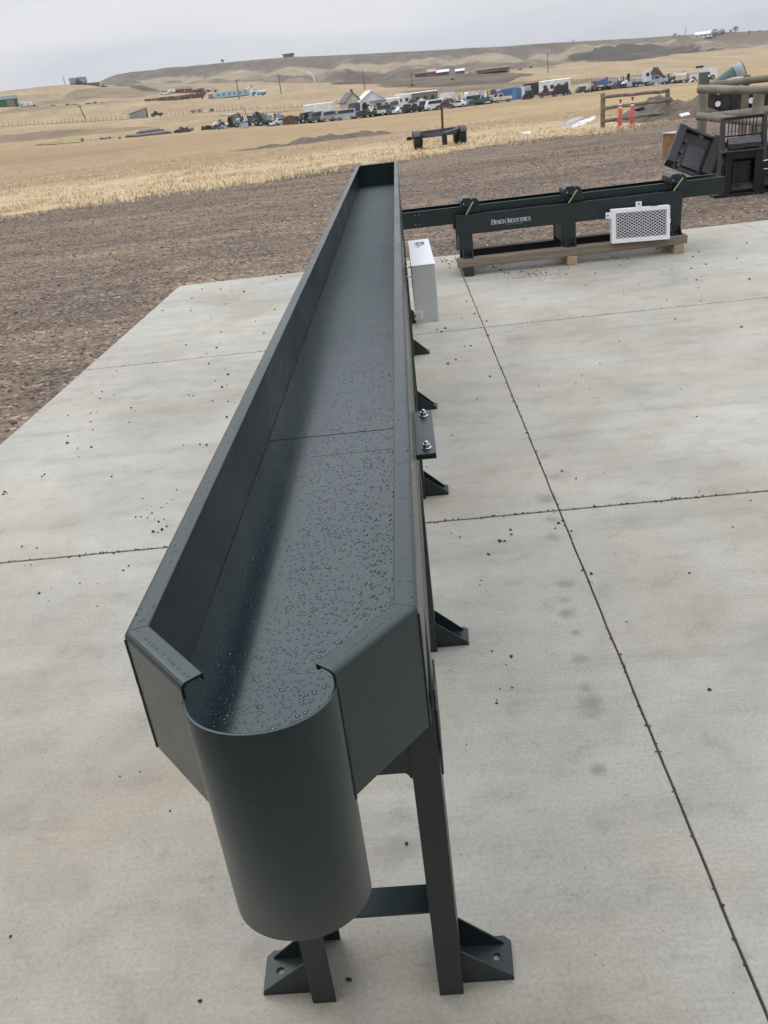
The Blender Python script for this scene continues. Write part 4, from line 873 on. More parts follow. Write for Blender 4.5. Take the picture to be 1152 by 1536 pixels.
# crumbs of dirt in the cracks and around the skid: nobody could count them
mb = MB()
for k in range(2200):
    if rnd.random() < .75:
        if rnd.random() < .12: x, y = XJ[1]+rnd.gauss(0, .005), rnd.uniform(1, 10.4)
        else: x, y = rnd.uniform(XJ[0], XJ[-1]), rnd.choice([1.93*S, 1.93*S, 1.93*S, 1.93*S+J])+rnd.gauss(0, .008)
    else:
        c_ = rnd.choice([(665, 390), (735, 398), (690, 395), (800, 412)]); p = gp(c_[0]+rnd.gauss(0, 16), c_[1]+rnd.gauss(0, 4)); x, y = p.x, p.y
        if not on_slab(p): continue
    r = rnd.uniform(.0015, .0055); mb.blob((x, y, r*.4), (r, r*.8, r*.7), 1, .6, k)
o = mb.build('dirt_crumbs', m_clod); tag(o, 'dark crumbs of dirt lying along the slab joints and around the skid', 'dirt crumbs', kind='stuff')
# ---------------------------------------------------------------- loose stones of the gravel yard
mst = bpy.data.materials.new('gravel_stone'); mst.use_nodes = True; t = mst.node_tree; b = t.nodes['Principled BSDF']; lk = t.links.new
b.inputs['Roughness'].default_value = .85
gi = N(t, 'ShaderNodeAttribute', attribute_name='tone'); lk(gi.outputs['Color'], b.inputs['Base Color'])
rnd = random.Random(5); mb = MB(); cols = []
bmx = bmesh.new(); bmesh.ops.create_icosphere(bmx, subdivisions=1, radius=1); IV = [v.co.copy() for v in bmx.verts]; IF = [tuple(v.index for v in f.verts) for f in bmx.faces]; bmx.free()
pal = [(.15, .12, .10), (.17, .135, .115), (.14, .11, .095), (.22, .18, .155), (.28, .245, .215), (.12, .10, .088), (.19, .155, .13)]
ns = 0
while ns < 24000:
    Y = 2.0+ (rnd.random()**1.7)*24; X = rnd.uniform(-9, 12)*(.35+Y/20)
    if XJ[0]-.01 < X < XJ[-1] and Y < YJ[-1]+.01: continue
    if Y > edgeY(X) or abs(X) > Y*.8+2: continue
    if rnd.random() > .55+.9*noise.noise(Vector((X*.7, Y*1.6, 3))): continue
    r = rnd.uniform(.006, .017)*(1+.02*Y)*(1.5 if rnd.random() < .06 else 1); zz = -.06+r*.25
    a = rnd.uniform(0, 6.28); ca_, sa_ = math.cos(a), math.sin(a); sx, sy_, sz_ = r*rnd.uniform(.9, 1.4), r*rnd.uniform(.6, 1), r*rnd.uniform(.4, .75)
    mb.add([(X+(v.x*sx*ca_-v.y*sy_*sa_), Y+(v.x*sx*sa_+v.y*sy_*ca_), zz+v.z*sz_) for v in IV], IF)
    c = rnd.choice(pal); f_ = rnd.uniform(.75, 1.2); c = tuple(q*f_ for q in c)
    if rnd.random() < .02: c = (.42, .38, .34)
    cols.append(c); ns += 1
me_ = bpy.data.meshes.new('gravel_stones'); me_.from_pydata([tuple(p) for p in mb.v], [], mb.f)
ca = me_.color_attributes.new('tone', 'FLOAT_COLOR', 'POINT'); ca.data.foreach_set('color', [q for c in cols for _ in IV for q in (*c, 1)])
me_.materials.append(mst); o = bpy.data.objects.new('gravel_stones', me_); C.objects.link(o); tag(o, 'loose brown and grey stones strewn over the gravel yard', 'gravel', kind='stuff')
# ---------------------------------------------------------------- dry grass at the yard edge
mgr = bpy.data.materials.new('dry_grass'); mgr.use_nodes = True; t = mgr.node_tree; b = t.nodes['Principled BSDF']; lk = t.links.new
b.inputs['Roughness'].default_value = .8; b.inputs['Specular IOR Level'].default_value = .2
gi = N(t, 'ShaderNodeAttribute', attribute_name='tone'); lk(gi.outputs['Color'], b.inputs['Base Color'])
rnd = random.Random(9); V = []; Fq = []; cols = []
def blade(x, y, z, h, wd, lean, a, c):
    dx, dy = math.cos(a), math.sin(a); k = len(V)
    px, py2 = -dy*wd, dx*wd; lx, ly = dx*lean*h, dy*lean*h
    V.extend([(x-px, y-py2, z), (x+px, y+py2, z), (x+px*.7+lx*.35, y+py2*.7+ly*.35, z+h*.6), (x-px*.7+lx*.35, y-py2*.7+ly*.35, z+h*.6), (x+lx, y+ly, z+h)])
    Fq.extend([(k, k+1, k+2, k+3), (k+3, k+2, k+4)]); cols.extend([c]*5)
tuf = 0
while tuf < 17000:
    X = rnd.uniform(-30, 34); u = rnd.random()**2.2; ey = edgeY(X); Y = ey-1.6+1.6*noise.noise(Vector((X*.5, 3, 3)))+u*38
    if abs(X) > Y*.62+6: continue
    wn = noise.noise(Vector((X*.3, Y*.3, 0)))
    if rnd.random() > .55+1.5*wn: continue
    if u < .03 and rnd.random() < .5: continue
    dens = 5; hh = .095*(1+1.0*wn)*(1.25-u)*(.45 if u < .03 else 1)
    if X > 6: hh *= .8
    z = terr(math.atan2(X, Y), math.hypot(X, Y)); f_ = rnd.uniform(.8, 1.2)
    base_c = rnd.choice([(.64, .53, .36), (.60, .49, .32), (.68, .57, .40), (.57, .46, .30)])
    if u < .03: base_c = rnd.choice([(.40, .32, .22), (.50, .40, .27), (.30, .24, .17)])
    for q in range(dens):
        a = rnd.uniform(0, 6.28); c = tuple(v_*f_*rnd.uniform(.9, 1.1) for v_ in base_c)
        blade(X+rnd.gauss(0, .07), Y+rnd.gauss(0, .07), z-.01, hh*rnd.uniform(.5, 1.4), .009+.006*rnd.random(), rnd.uniform(.3, 1.3), a, c)
    tuf += 1
me_ = bpy.data.meshes.new('dry_grass'); me_.from_pydata(V, [], Fq)
ca = me_.color_attributes.new('tone', 'FLOAT_COLOR', 'POINT'); ca.data.foreach_set('color', [q for c in cols for q in (*c, 1)])
me_.materials.append(mgr); o = bpy.data.objects.new('dry_grass', me_); C.objects.link(o); tag(o, 'straw-coloured dry grass along the far edge of the gravel yard', 'grass', kind='stuff')
# ================================================================ far side of the field
PAL = {'white': (.72, .73, .74), 'cream': (.58, .54, .40), 'grey': (.30, .31, .33), 'dgrey': (.10, .105, .115), 'black': (.025, .025, .028), 'blue': (.06, .14, .30), 'teal': (.10, .25, .30),
 'lblue': (.33, .42, .50), 'rust': (.10, .055, .04), 'brown': (.12, .08, .055), 'red': (.22, .07, .055), 'green': (.04, .10, .075), 'olive': (.17, .17, .12), 'glass': (.03, .035, .045), 'yellow': (.52, .50, .22), 'sky': (.30, .45, .52), 'pink': (.42, .27, .21), 'dgreen': (.025, .045, .03), 'log': (.09, .075, .065)}
FM = {}
def fm(k):
    if k not in FM: FM[k] = mat('far_'+k, PAL[k], .6, n=.18, nscale=.8)
    return FM[k]
CAMP = Vector((0, 0, S))
def spot(x, r, dy=0):
    """point on the land at azimuth of photo column x, r metres out"""
    yy = 130.0
    for _ in range(6):
        a, e = azt(x, yy); z = terr(a, r); want = (z-S)/r
        # newton on y
        a2, e2 = azt(x, yy+1); yy += (want-e)/(e2-e)
    a, e = azt(x, yy); p = Vector((r*math.sin(a), r*math.cos(a), terr(a, r)))
    return p, (p-CAMP).dot(FW)/F0, a
class Th:
    def __init__(s, name, lab, cat, x, r, yaw=0, grp=None, sink=.05):
        s.p, s.mpp, a = spot(x, r); s.p.z -= sink; s.t = thing(name, lab, cat, s.p, -a+math.radians(yaw), grp)
    def part(s, nm, m_, fn, par=None, bevel=0):
        mb = MB(); fn(mb); return mb.build(nm, fm(m_) if isinstance(m_, str) else m_, par or s.t, bevel=bevel)
    def bx(s, nm, m_, *a, par=None): return s.part(nm, m_, lambda m: m.box(*a), par)
def wheels(T_, xs, ys, r, wd=.25, rc='grey'):
    for x in xs:
        for y in ys:
            wo_ = T_.part('wheel', m_rubber, lambda m: m.tube((x, y-wd/2, r), (x, y+wd/2, r), r, n=14))
            T_.part('rim', rc, lambda m: m.tube((x, y-wd/2-.02, r), (x, y+wd/2+.02, r), r*.5, n=10), wo_)
def car(x, r, col, lab, yaw=0, kind='car', L=4.4, grp=None):
    T_ = Th('parked_'+kind, lab, kind if kind != 'pickup' else 'pickup', x, r, yaw, grp); h = L/2
    if kind == 'car': pr = [(-h, .35), (-h, .8), (-h*.55, .9), (-h*.3, 1.35), (h*.35, 1.38), (h*.7, .92), (h, .82), (h, .35)]
    elif kind == 'pickup': pr = [(-h, .5), (-h, 1.05), (-h*.62, 1.12), (-h*.38, 1.7), (h*.02, 1.72), (h*.1, 1.12), (h, 1.08), (h, .5)]
    else: pr = [(-h, .4), (-h, 1.0), (-h*.8, 1.15), (-h*.6, 1.95), (h, 2.0), (h, .4)]
    bd = T_.part('body', col, lambda m: m.prism(pr, -.85, .85, 'y'), bevel=.05)
    for s_ in (-1, 1):
        if kind == 'car': w1 = [(-h*.42, .93), (-h*.26, 1.28), (h*.3, 1.3), (h*.5, .95)]
        elif kind == 'pickup': w1 = [(-h*.5, 1.16), (-h*.34, 1.6), (-h*.03, 1.62), (h*.02, 1.16)]
        else: w1 = [(-h*.68, 1.25), (-h*.54, 1.8), (h*.9, 1.82), (h*.9, 1.25)]
        T_.part('window', 'glass', lambda m: m.prism(w1, s_*.852, s_*.865, 'y'), bd)
    wheels(T_, (-h*.62, h*.62), (-.75, .75), .33); return T_
def box_trailer(x, r, wpx, hpx, col, lab, yaw=0, wins=0, cat='trailer', name='box_trailer', roof=None, wheelsn=2, dep=2.6, lift=.55):
    T_ = Th(name, lab, cat, x, r, yaw); W_, H_ = wpx*T_.mpp/2, hpx*T_.mpp
    bd = T_.part('body', col, lambda m: m.box(-W_, W_, -dep/2, dep/2, lift, H_), bevel=.04)
    T_.part('roof', roof or col, lambda m: m.prism([(-dep/2-.06, H_+.003), (0, H_+.16), (dep/2+.06, H_+.003)], -W_-.05, W_+.05, 'x'), bd)
    for k in range(wins):
        u = -W_+W_*2*(k+.7)/(wins+.4); T_.bx('window', 'glass', u-.35, u+.35, -dep/2-.03, -dep/2-.002, H_*.5, H_*.75, par=bd)
    T_.bx('skirt', 'dgrey', -W_*.97, W_*.97, -dep/2+.1, dep/2-.1, .25, lift-.002)
    if wheelsn: wheels(T_, [W_*.35, W_*.35+.95][:wheelsn], (-dep/2+.2, dep/2-.2), .42)
    return T_
def house(x, r, wpx, hpx, wall, roof, lab, yaw=0, rf=.38, dep=6, wins=3, cat='house', name='farm_house', chim=True, gable='y', door=True, along=None):
    T_ = Th(name, lab, cat, x, r, yaw, sink=.3); W_, H_ = wpx*T_.mpp/2, hpx*T_.mpp+.3; he = H_*(1-rf)
    if gable == 'y':    # gable end faces the viewer
        wl = T_.part('wall', wall, lambda m: m.prism([(-W_, 0), (W_, 0), (W_, he), (0, H_-.12), (-W_, he)], -dep/2, dep/2, 'y'))
        rr = T_.part('roof', roof, lambda m: (m.prism([(-W_-.35, he-.22), (0, H_-.1), (0, H_+.08), (-W_-.35, he-.04)], -dep/2-.4, dep/2+.4, 'y'), m.prism([(W_+.35, he-.22), (0, H_-.099), (0, H_+.08), (W_+.35, he-.04)], -dep/2-.4, dep/2+.4, 'y')))
    else:
        wl = T_.part('wall', wall, lambda m: m.prism([(-dep/2, 0), (dep/2, 0), (dep/2, he), (0, H_-.12), (-dep/2, he)], -W_, W_, 'x'))
        rr = T_.part('roof', roof, lambda m: (m.prism([(-dep/2-.35, he-.22), (0, H_-.1), (0, H_+.08), (-dep/2-.35, he-.04)], -W_-.3, W_+.3, 'x'), m.prism([(dep/2+.35, he-.22), (0, H_-.099), (0, H_+.08), (dep/2+.35, he-.04)], -W_-.3, W_+.3, 'x')))
    for k in range(wins):
        u = -W_+2*W_*(k+.5)/wins; wn_ = T_.bx('window', 'glass', u-W_*.12-.2, u+W_*.12+.2, -dep/2-.05, -dep/2-.003, he*.42, he*.75, par=wl)
    if door: T_.bx('door', 'dgrey', W_*.25-.5, W_*.25+.5, -dep/2-.06, -dep/2-.004, .3, he*.4+.2 if he > 4 else he*.62, par=wl)
    if chim: T_.bx('chimney', 'rust', W_*.3, W_*.3+.5, .2, .8, H_-.6, H_+.6, par=rr)
    return T_
def machine(x, r, wpx, hpx, col, col2, lab, yaw=0, seed=0, cat='farm machine', name='old_machine', boom=False):
    """old field machine: frame, wheels, hopper, cab and odd gear"""
    T_ = Th(name, lab, cat, x, r, yaw); W_, H_ = wpx*T_.mpp/2, hpx*T_.mpp; q = random.Random(seed)
    T_.bx('chassis', 'dgrey', -W_, W_, -.8, .8, H_*.24, H_*.34)
    hx = -W_+q.uniform(.1, .8)*W_; T_.part('hopper', col, lambda m: m.prism([(hx-W_*.28, H_*.345), (hx+W_*.34, H_*.345), (hx+W_*.5, H_*.8), (hx-W_*.42, H_*.84)], -.75, .7, 'y'))
    cx_ = W_*q.uniform(.2, .5); cb = T_.part('cab', col2, lambda m: m.prism([(cx_-W_*.18, H_*.345), (cx_+W_*.3, H_*.345), (cx_+W_*.24, H_), (cx_-W_*.12, H_*.96)], -.6, .6, 'y'))
    T_.bx('window', 'glass', cx_-W_*.08, cx_+W_*.18, -.64, -.603, H_*.62, H_*.88, par=cb)
    for k in range(3): T_.part('bar', 'dgrey' if k else 'grey', lambda m: m.tube((q.uniform(-W_, W_), -.9, H_*.35), (q.uniform(-W_, W_), -.9, H_*q.uniform(.5, .95)), .07, n=6))
    if boom: T_.part('boom', col2, lambda m: m.tube((-W_*.2, 0, H_*.5), (W_*.4 if boom > 0 else -W_*1.1, 0, H_*1.5), .12, .08, n=6))
    wheels(T_, (-W_*.7, W_*.65), (-.95, .95), min(.55, H_*.27), .3); return T_
def rubble(x, r, wpx, hpx, cols, lab, seed=0, cat='scrap heap', name='scrap_heap', n=9):
    T_ = Th(name, lab, cat, x, r); W_, H_ = wpx*T_.mpp/2, hpx*T_.mpp; q = random.Random(seed)
    for k, c in enumerate(cols):
        def f(m):
            for j in range(n):
                u = q.uniform(-W_, W_)*.9; h = H_*q.uniform(.35, 1)*(1-.5*abs(u)/W_); s_ = q.uniform(.3, .9)*H_*.6; v_ = q.uniform(-1.2, 1.2)
                mm = Matrix.Translation((u, v_, h*.45)) @ Matrix.Rotation(q.uniform(-.6, .6), 4, 'Y') @ Matrix.Rotation(q.uniform(-1, 1), 4, 'Z'); m.box(-s_*q.uniform(.6, 1.6), s_, -s_*.6, s_*.6, -h*.45, h*.45, mm)
        T_.part('debris', c, f)
    return T_
def bush(x, r, wpx, hpx, lab, grp=None, m_=None, seed=0, trunk=True, cat='bush', name='bare_bush', dens=260, sz=.14):
    T_ = Th(name, lab, cat, x, r, grp=grp); W_, H_ = wpx*T_.mpp/2, hpx*T_.mpp; q = random.Random(seed)
    def f(m):
        for k in range(dens):
            while True:
                u, v_, w_ = q.uniform(-1, 1), q.uniform(-1, 1), q.uniform(-1, 1)
                if u*u+v_*v_+w_*w_ < 1 and noise.noise(Vector((u*2, v_*2, w_*2+seed))) > -.25: break
            c = Vector((u*W_, v_*W_*.8, H_*.56+w_*H_*.44)); s_ = sz*H_*.5*q.uniform(.5, 1.2); a = q.uniform(0, 6.3); e1 = Vector((math.cos(a), math.sin(a), q.uniform(-.5, .5)))*s_; e2 = Vector((q.uniform(-.5, .5), q.uniform(-.5, .5), 1))*s_
            m.add([c-e1, c+e2, c+e1, c-e2*.6], [(0, 1, 2, 3)])
    T_.part('crown', m_ or 'log', f)
    def g(m):
        for k in range(5):
            a = q.uniform(0, 6.3); m.tube((0, 0, 0), (math.cos(a)*W_*.6, math.sin(a)*W_*.5, H_*.75), .03*H_, .008*H_, n=5)
    T_.part('trunk', 'brown', g); return T_
def pole(x, r, hpx, lab, lean=0, grp='utility poles', arm=True):
    T_ = Th('utility_pole', lab, 'utility pole', x, r, grp=grp); H_ = hpx*T_.mpp
    T_.part('pole', 'log', lambda m: m.tube((0, 0, 0), (lean*H_, 0, H_), .17+.0001*r, .13+.0001*r, n=7))
    if arm: T_.part('cross_arm', 'log', lambda m: m.box(-.9+lean*H_*.93, .9+lean*H_*.93, -.1, .1, H_*.93-.12, H_*.93+.06))
# ---- left end
house(0, 452, 54, 15, 'green', 'green', 'green metal barn at the far left edge of the plain', dep=14, wins=0, name='metal_barn', cat='barn', chim=False, gable='x', rf=.32, door=False)
T_ = Th('barn_door_panel', 'pale square door leaning by the green metal barn', 'panel', 18, 440); T_.bx('panel', 'olive', -1.6, 1.6, -.2, 0, 0, 2.6); T_.bx('frame', 'grey', -1.7, 1.7, -.25, -.21, 2.6, 2.8)
box_trailer(38, 450, 22, 6, 'white', 'low white trailer right of the green metal barn', 5, 2)
rubble(52, 452, 22, 4, ('dgrey', 'grey'), 'grey scrap row right of the low white trailer by the green barn', 1)
for k, (x, wd, hh, c) in enumerate(((76, 16, 3.5, 'rust'), (101, 6, 4, 'black'), (112, 9, 3.5, 'rust'), (131, 9, 4, 'black'), (143, 5, 5, 'dgrey'), (154, 11, 3, 'rust'))):
    rubble(x, 455, wd, hh, (c, 'dgrey'), ('long flat dark scrap heap, nearest the green barn of its row', 'small black scrap heap midway along the row below the hill house', 'rusty low scrap heap right of the small black one', 'black scrap heap below the hill house, pole in front at its left', 'upright grey scrap heap, second from the right in its row', 'rusty scrap heap at the right end of the row below the hill house')[k], 20+k, n=5)
rubble(77, 560, 6, 2, ('white',), 'white pale scrap sheet lying on the slope above the scrap row', 31, n=3)
h1 = house(120, 705, 24, 15, 'log', 'dgrey', 'dark log house with steep grey roof on top of the left hill', dep=9, wins=3, rf=.5, chim=True, gable='x', name='log_house')
h1.part('dormer', 'log', lambda m: m.prism([(-2.4, 4), (2.4, 4), (0, 7.4)], -6.2, -1.5, 'y')); h1.bx('side_wing', 'log', 6, 14, -4, 3, 0, 3.2); h1.bx('deck', 'brown', -7, 13, -7.5, -5, 0, 2.0)
house(156, 705, 13, 7, 'black', 'log', 'small dark shed right of the log house on the left hill', dep=7, wins=0, rf=.35, name='hill_shed', cat='shed', chim=False, gable='y', door=False)
pole(100, 700, 16, 'thin utility pole on the skyline left of the log house', -.1, arm=False)
pole(128, 330, 19, 'leaning utility pole standing alone in the left pasture', -.22)
# yellow pipe trailer
T_ = Th('flatbed_trailer', 'long pale yellow flatbed trailer lying low in the left field', 'trailer', 96, 190, -3); w_ = 30*T_.mpp
T_.bx('deck', 'yellow', -w_, w_*.8, -1, 1, .3, .55); T_.bx('load', 'cream', -w_*.25, w_*.78, -.8, .8, .5502, 1.15); T_.part('tongue', 'olive', lambda m: m.prism([(-w_*1.4, .25), (-w_, .3), (-w_, .5), (-w_*1.4, .3)], -.4, .4, 'y')); wheels(T_, (w_*.9,), (-.9, .9), .28)
rubble(140, 190, 20, 2.5, ('white', 'grey'), 'low white and grey scrap strip right of the yellow flatbed trailer', 41, n=5)
rubble(160, 192, 26, 4, ('lblue', 'dgrey'), 'pale blue and dark scrap row in the left field', 42, n=6)
rubble(193, 190, 34, 4, ('dgrey', 'brown'), 'long flat row of dark scrap before the lumber stack', 43, n=9)
T_ = Th('lumber_stack', 'long low grey lumber stack along the far side of the field', 'lumber stack', 228, 190); w_ = 29*T_.mpp
for k in range(4): T_.part('board_layer', ('dgrey', 'grey', 'log', 'grey')[k], lambda m: m.box(-w_+k*.5, w_-k*.7, -1, 1, .02+k*.3, .3+k*.3))
rubble(275, 190, 24, 9, ('black', 'brown', 'dgrey'), 'dark scrap heap with a rounded top right of the lumber stack', 45)
rubble(256, 191, 8, 3, ('white',), 'small white scrap pile at the end of the lumber stack', 46, n=3)
rubble(312, 190, 16, 8, ('black', 'dgreen'), 'black scrap heap at the left end of the junk row', 47)
# grey lean-to, pickup
T_ = Th('lean_to_shed', 'grey lean-to shed with a sloping roof standing alone in the pasture', 'shed', 208, 292, 8); w_ = 12*T_.mpp
T_.part('wall', 'lblue' if False else 'grey', lambda m: m.prism([(-w_, 0), (w_*.85, 0), (w_*.95, 2.5), (-w_, 1.4)], -2.4, 2.4, 'y')); T_.part('end_wall', 'black', lambda m: m.prism([(w_*.86, 0), (w_*1.08, 0), (w_*1.05, 2.5), (w_*.96, 2.48)], -2.3, 2.4, 'y')); T_.part('roof', 'log', lambda m: m.prism([(-w_*1.05, 1.41), (w_*1.08, 2.52), (w_*1.08, 2.64), (-w_*1.05, 1.53)], -2.6, 2.6, 'y'))
car(236, 300, 'black', 'black pickup parked right of the grey lean-to shed', 8, 'pickup', 3.6)
for k, (x, lab) in enumerate(((291, 'small green bush in the pasture, left of its neighbour'), (300, 'pale bush in the pasture right of the small green one'), (318, 'brown bush in the pasture above the junk row'))): bush(x, 300, 8, 6, lab, m_='olive' if k < 2 else None, seed=k)
# hedge of brush and red barns
T_ = Th('brush_hedge', 'long low dark brush hedge across the plain', 'hedge', 262, 452); w_ = 43*T_.mpp; q = random.Random(4)
def f(m):
    for k in range(1500):
        c = Vector((q.uniform(-w_, w_), q.uniform(-1.5, 1.5), q.uniform(0, 1.9))); s_ = q.uniform(.2, .5); a = q.uniform(0, 6.3); m.add([c+Vector((math.cos(a), math.sin(a), 0))*s_, c+Vector((0, 0, s_)), c-Vector((math.cos(a), math.sin(a), 0))*s_], [(0, 1, 2)])
T_.part('foliage', 'brown', f); T_.part('stems', 'log', lambda m: [m.tube((u, 0, 0), (u+.3, 0, 1.6), .08, n=4) for u in [-w_+k*1.6 for k in range(int(w_*2/1.6))]])
bush(304, 455, 17, 16, 'round bare brown bush at the right end of the brush hedge', seed=7, dens=420, sz=.1)
for k, (x, wd, hh, lab) in enumerate(((270, 13, 6, 'leftmost of the low dark red barns behind the brush hedge'), (283, 10, 7, 'tallest of the low dark red barns behind the brush hedge'), (297, 16, 5, 'longest of the low dark red barns, at the right of its row'))): house(x, 560, wd, hh, 'red', 'rust', lab, dep=8, wins=2, chim=False, gable='x', rf=.3, name='red_barn', cat='barn', door=False)
box_trailer(258, 556, 11, 5, 'white', 'white box trailer left of the dark red barns', 0, 1); car(246, 545, 'white', 'white van parked left of the white box trailer by the red barns', 0, 'van', 5); car(243, 500, 'cream', 'pale car parked on the slope left of the brush hedge', 0, 'car', 5.2)
rubble(314, 560, 10, 4, ('log',), 'dark scrap heap right of the dark red barns', 52, n=4); rubble(323, 556, 5, 4, ('black',), 'small square black scrap pile near the skyline pole', 53, n=3)
box_trailer(317, 452, 8, 7, 'pink', 'small pink shed-like trailer left of the blue mobile home', 0, 1)
box_trailer(349, 448, 52, 9, 'sky', 'long light-blue mobile home with grey roof in the middle distance', -1, 6, 'mobile home', 'mobile_home', roof='grey', wheelsn=0, dep=5)
hh_ = house(377, 462, 17, 14, 'white', 'white', 'white gabled house behind the light-blue mobile home', 5, wins=2, dep=8, rf=.35, name='gabled_house')
house(393, 464, 14, 8, 'white', 'lblue', 'low pale house wing right of the white gabled house', 0, wins=3, dep=6, rf=.2, gable='x', chim=False)
pole(359, 400, 27, 'utility pole in front of the light-blue mobile home'); pole(422, 430, 26, 'utility pole in the pasture right of the white gabled house', 0); pole(547, 420, 26, 'thin utility pole behind the white gabled garage', 0, arm=False); pole(618, 470, 18, 'short utility pole behind the olive mobile home', 0); pole(822, 500, 28, 'utility pole beyond the white windowed trailer', 0, arm=False); pole(1028, 1180, 14, 'utility pole on the skyline left of the hilltop house', 0, arm=False)
rubble(404, 500, 6, 3, ('white',), 'small white tank-like scrap right of the white gabled house', 55, n=3)
# curved white propane tank / arch
T_ = Th('white_arch', 'white curved arch standing in the tan pasture', 'arch', 467, 640); 
T_.part('arch_sheet', 'white', lambda m: m.prism([(-3.2, 6.0), (-1.6, 6.3), (.4, 5.0), (1.9, 2.4), (2.0, .2), (2.8, .2), (2.9, 2.6), (1.3, 5.9), (-1.2, 7.4), (-3.3, 6.9)], -1, 1, 'y')); T_.part('stake', 'log', lambda m: (m.tube((-3, 0, 0), (-3, 0, 6.05), .12, n=5)))
T_ = Th('white_sheet', 'long white sheet lying on the ground left of the junk row', 'sheet', 341, 255); T_.part('cloth', 'white', lambda m: m.prism([(-2.9, 0), (2.9, .1), (3.0, .45), (.2, .55), (-2.9, .3)], -1.5, 1.5, 'y')); T_.part('weight_board', 'grey', lambda m: m.box(-2.4, -.6, -1.7, -1.52, .05, .25))
# ---- junk row, left to right
bush(347, 188, 8, 17, 'dark narrow evergreen bush at the left of the junk row', m_='dgreen', seed=9, dens=420, cat='bush', name='evergreen_bush', sz=.12)
rubble(332, 188, 14, 7, ('dgrey', 'lblue'), 'grey-blue scrap heap left of the dark evergreen bush', 61); machine(360, 190, 14, 13, 'lblue', 'dgrey', 'grey machine with a hopper right of the dark evergreen bush', 5, 1)
T_ = Th('steel_locker', 'plain grey steel locker box standing in the junk row', 'locker', 367, 185, 8); T_.bx('body', 'grey', -.75, .75, -.5, .5, .1, 1.1); T_.bx('door', 'lblue', -.7, .7, -.54, -.503, .15, 1.05)
machine(379, 192, 20, 18, 'dgrey', 'teal', 'tall dark machine with teal cab in the left junk row', -6, 2, boom=-1); machine(397, 190, 18, 17, 'dgreen', 'lblue', 'dark green machine with pale blue cab in the left junk row', 6, 3)
bush(388, 196, 12, 18, 'dark evergreen bush behind the machine with the teal cab', m_='dgreen', seed=12, dens=380, name='evergreen_bush')
machine(412, 189, 19, 18, 'grey', 'lblue', 'grey domed machine left of the dark brown container', 0, 4); car(421, 188, 'white', 'small white car by the dark brown container', 10, 'car', 3.2)
T_ = Th('storage_container', 'dark brown storage container with a curved top in the junk row', 'container', 434, 187, 5); w_ = 9*T_.mpp; T_.part('body', 'rust', lambda m: m.prism([(-w_, .05), (w_, .05), (w_, 1.55), (w_*.3, 1.75), (-w_*.4, 1.6), (-w_, 1.35)], -1.2, 1.2, 'y')); T_.bx('door', 'brown', -w_-.04, -w_-.003, -1, 1, .15, 1.3)
machine(450, 188, 16, 13, 'black', 'dgrey', 'low black machine between the brown container and the white long trailer', 0, 5)
box_trailer(480, 205, 44, 19, 'white', 'long plain white trailer behind black vehicles in the junk row', 4, 0, wheelsn=0, lift=.2)
car(460, 190, 'black', 'black van parked at the left end of the long plain white trailer', 30, 'van', 2.8); car(474, 188, 'dgrey', 'dark grey van parked before the middle of the long plain white trailer', 25, 'van', 3.2); car(492, 187, 'grey', 'grey van at the right end of the long plain white trailer', 15, 'van', 3.0)
car(505, 191, 'brown', 'small brown pickup between the white trailer and the pale blue van', 0, 'pickup', 3); car(519, 186, 'lblue', 'pale blue van parked left of the dark-roofed farmhouse', -8, 'van', 4.2)
f1 = house(527, 204, 21, 30, 'cream', 'dgrey', 'tall narrow cream farmhouse with dark roof, left of the white garage', 12, dep=7, wins=2, rf=.38, name='farm_house'); f1.bx('porch', 'dgrey', -1, 2.4, -5.2, -3.6, 0, 2.6)
house(547, 212, 22, 22, 'log', 'dgrey', 'dark-roofed rear farmhouse wing between farmhouse and white garage', 4, dep=6, wins=1, rf=.5, chim=False, gable='x', name='house_wing')
house(556, 203, 36, 30, 'white', 'white', 'white garage with wide white gable roof in the junk row', 8, dep=9, wins=2, rf=.4, name='white_garage', cat='garage', chim=False)
bush(549, 190, 9, 20, 'dark evergreen bush in front of the white garage', m_='dgreen', seed=14, dens=420, name='evergreen_bush'); bush(533, 190, 8, 16, 'dark evergreen bush in front of the cream farmhouse', m_='dgreen', seed=15, dens=380, name='evergreen_bush')
T_ = Th('carport', 'grey open carport right of the white garage', 'carport', 568, 200, 3); w_ = 12*T_.mpp
T_.part('roof', 'lblue', lambda m: m.prism([(-2, 2.5), (2, 2.8), (2, 2.95), (-2, 2.65)], -w_, w_, 'x')); T_.bx('rear_wall', 'dgrey', -w_, w_, 1.6, 1.7, 0, 2.65)
for u in (-w_*.95, -.5, w_*.95): T_.part('post', 'grey', lambda m: m.tube((u, -1.9, 0), (u, -1.9, 2.48), .07, n=6))
cars = ((539, 187, 'olive', 'car', 'olive car parked before the cream farmhouse', 20), (552, 185, 'dgreen', 'pickup', 'dark green pickup before the white garage door', -10), (565, 186, 'cream', 'pickup', 'cream pickup before the open carport', 12), (577, 187, 'dgrey', 'van', 'dark grey van right of the cream pickup', -20), (589, 187, 'dgrey', 'car', 'dark grey car before the first white camper', 10), (601, 186, 'white', 'car', 'white car standing with its bonnet towards the field', 30), (612, 186, 'rust', 'pickup', 'rust-brown pickup under the white campers', 0), (625, 185, 'black', 'pickup', 'black pickup left of the teal truck', 8), (650, 185, 'white', 'van', 'white van right of the teal truck', 15), (688, 186, 'white', 'car', 'white car right of the white canopy', -10), (697, 188, 'grey', 'car', 'grey car second right of the white canopy', 10), (708, 188, 'lblue', 'van', 'pale blue van at the right part of the car row', 5), (667, 184, 'rust', 'car', 'rusty low car under the white canopy', 0), (718, 186, 'green', 'pickup', 'green pickup left of the dark mast machine', 0))
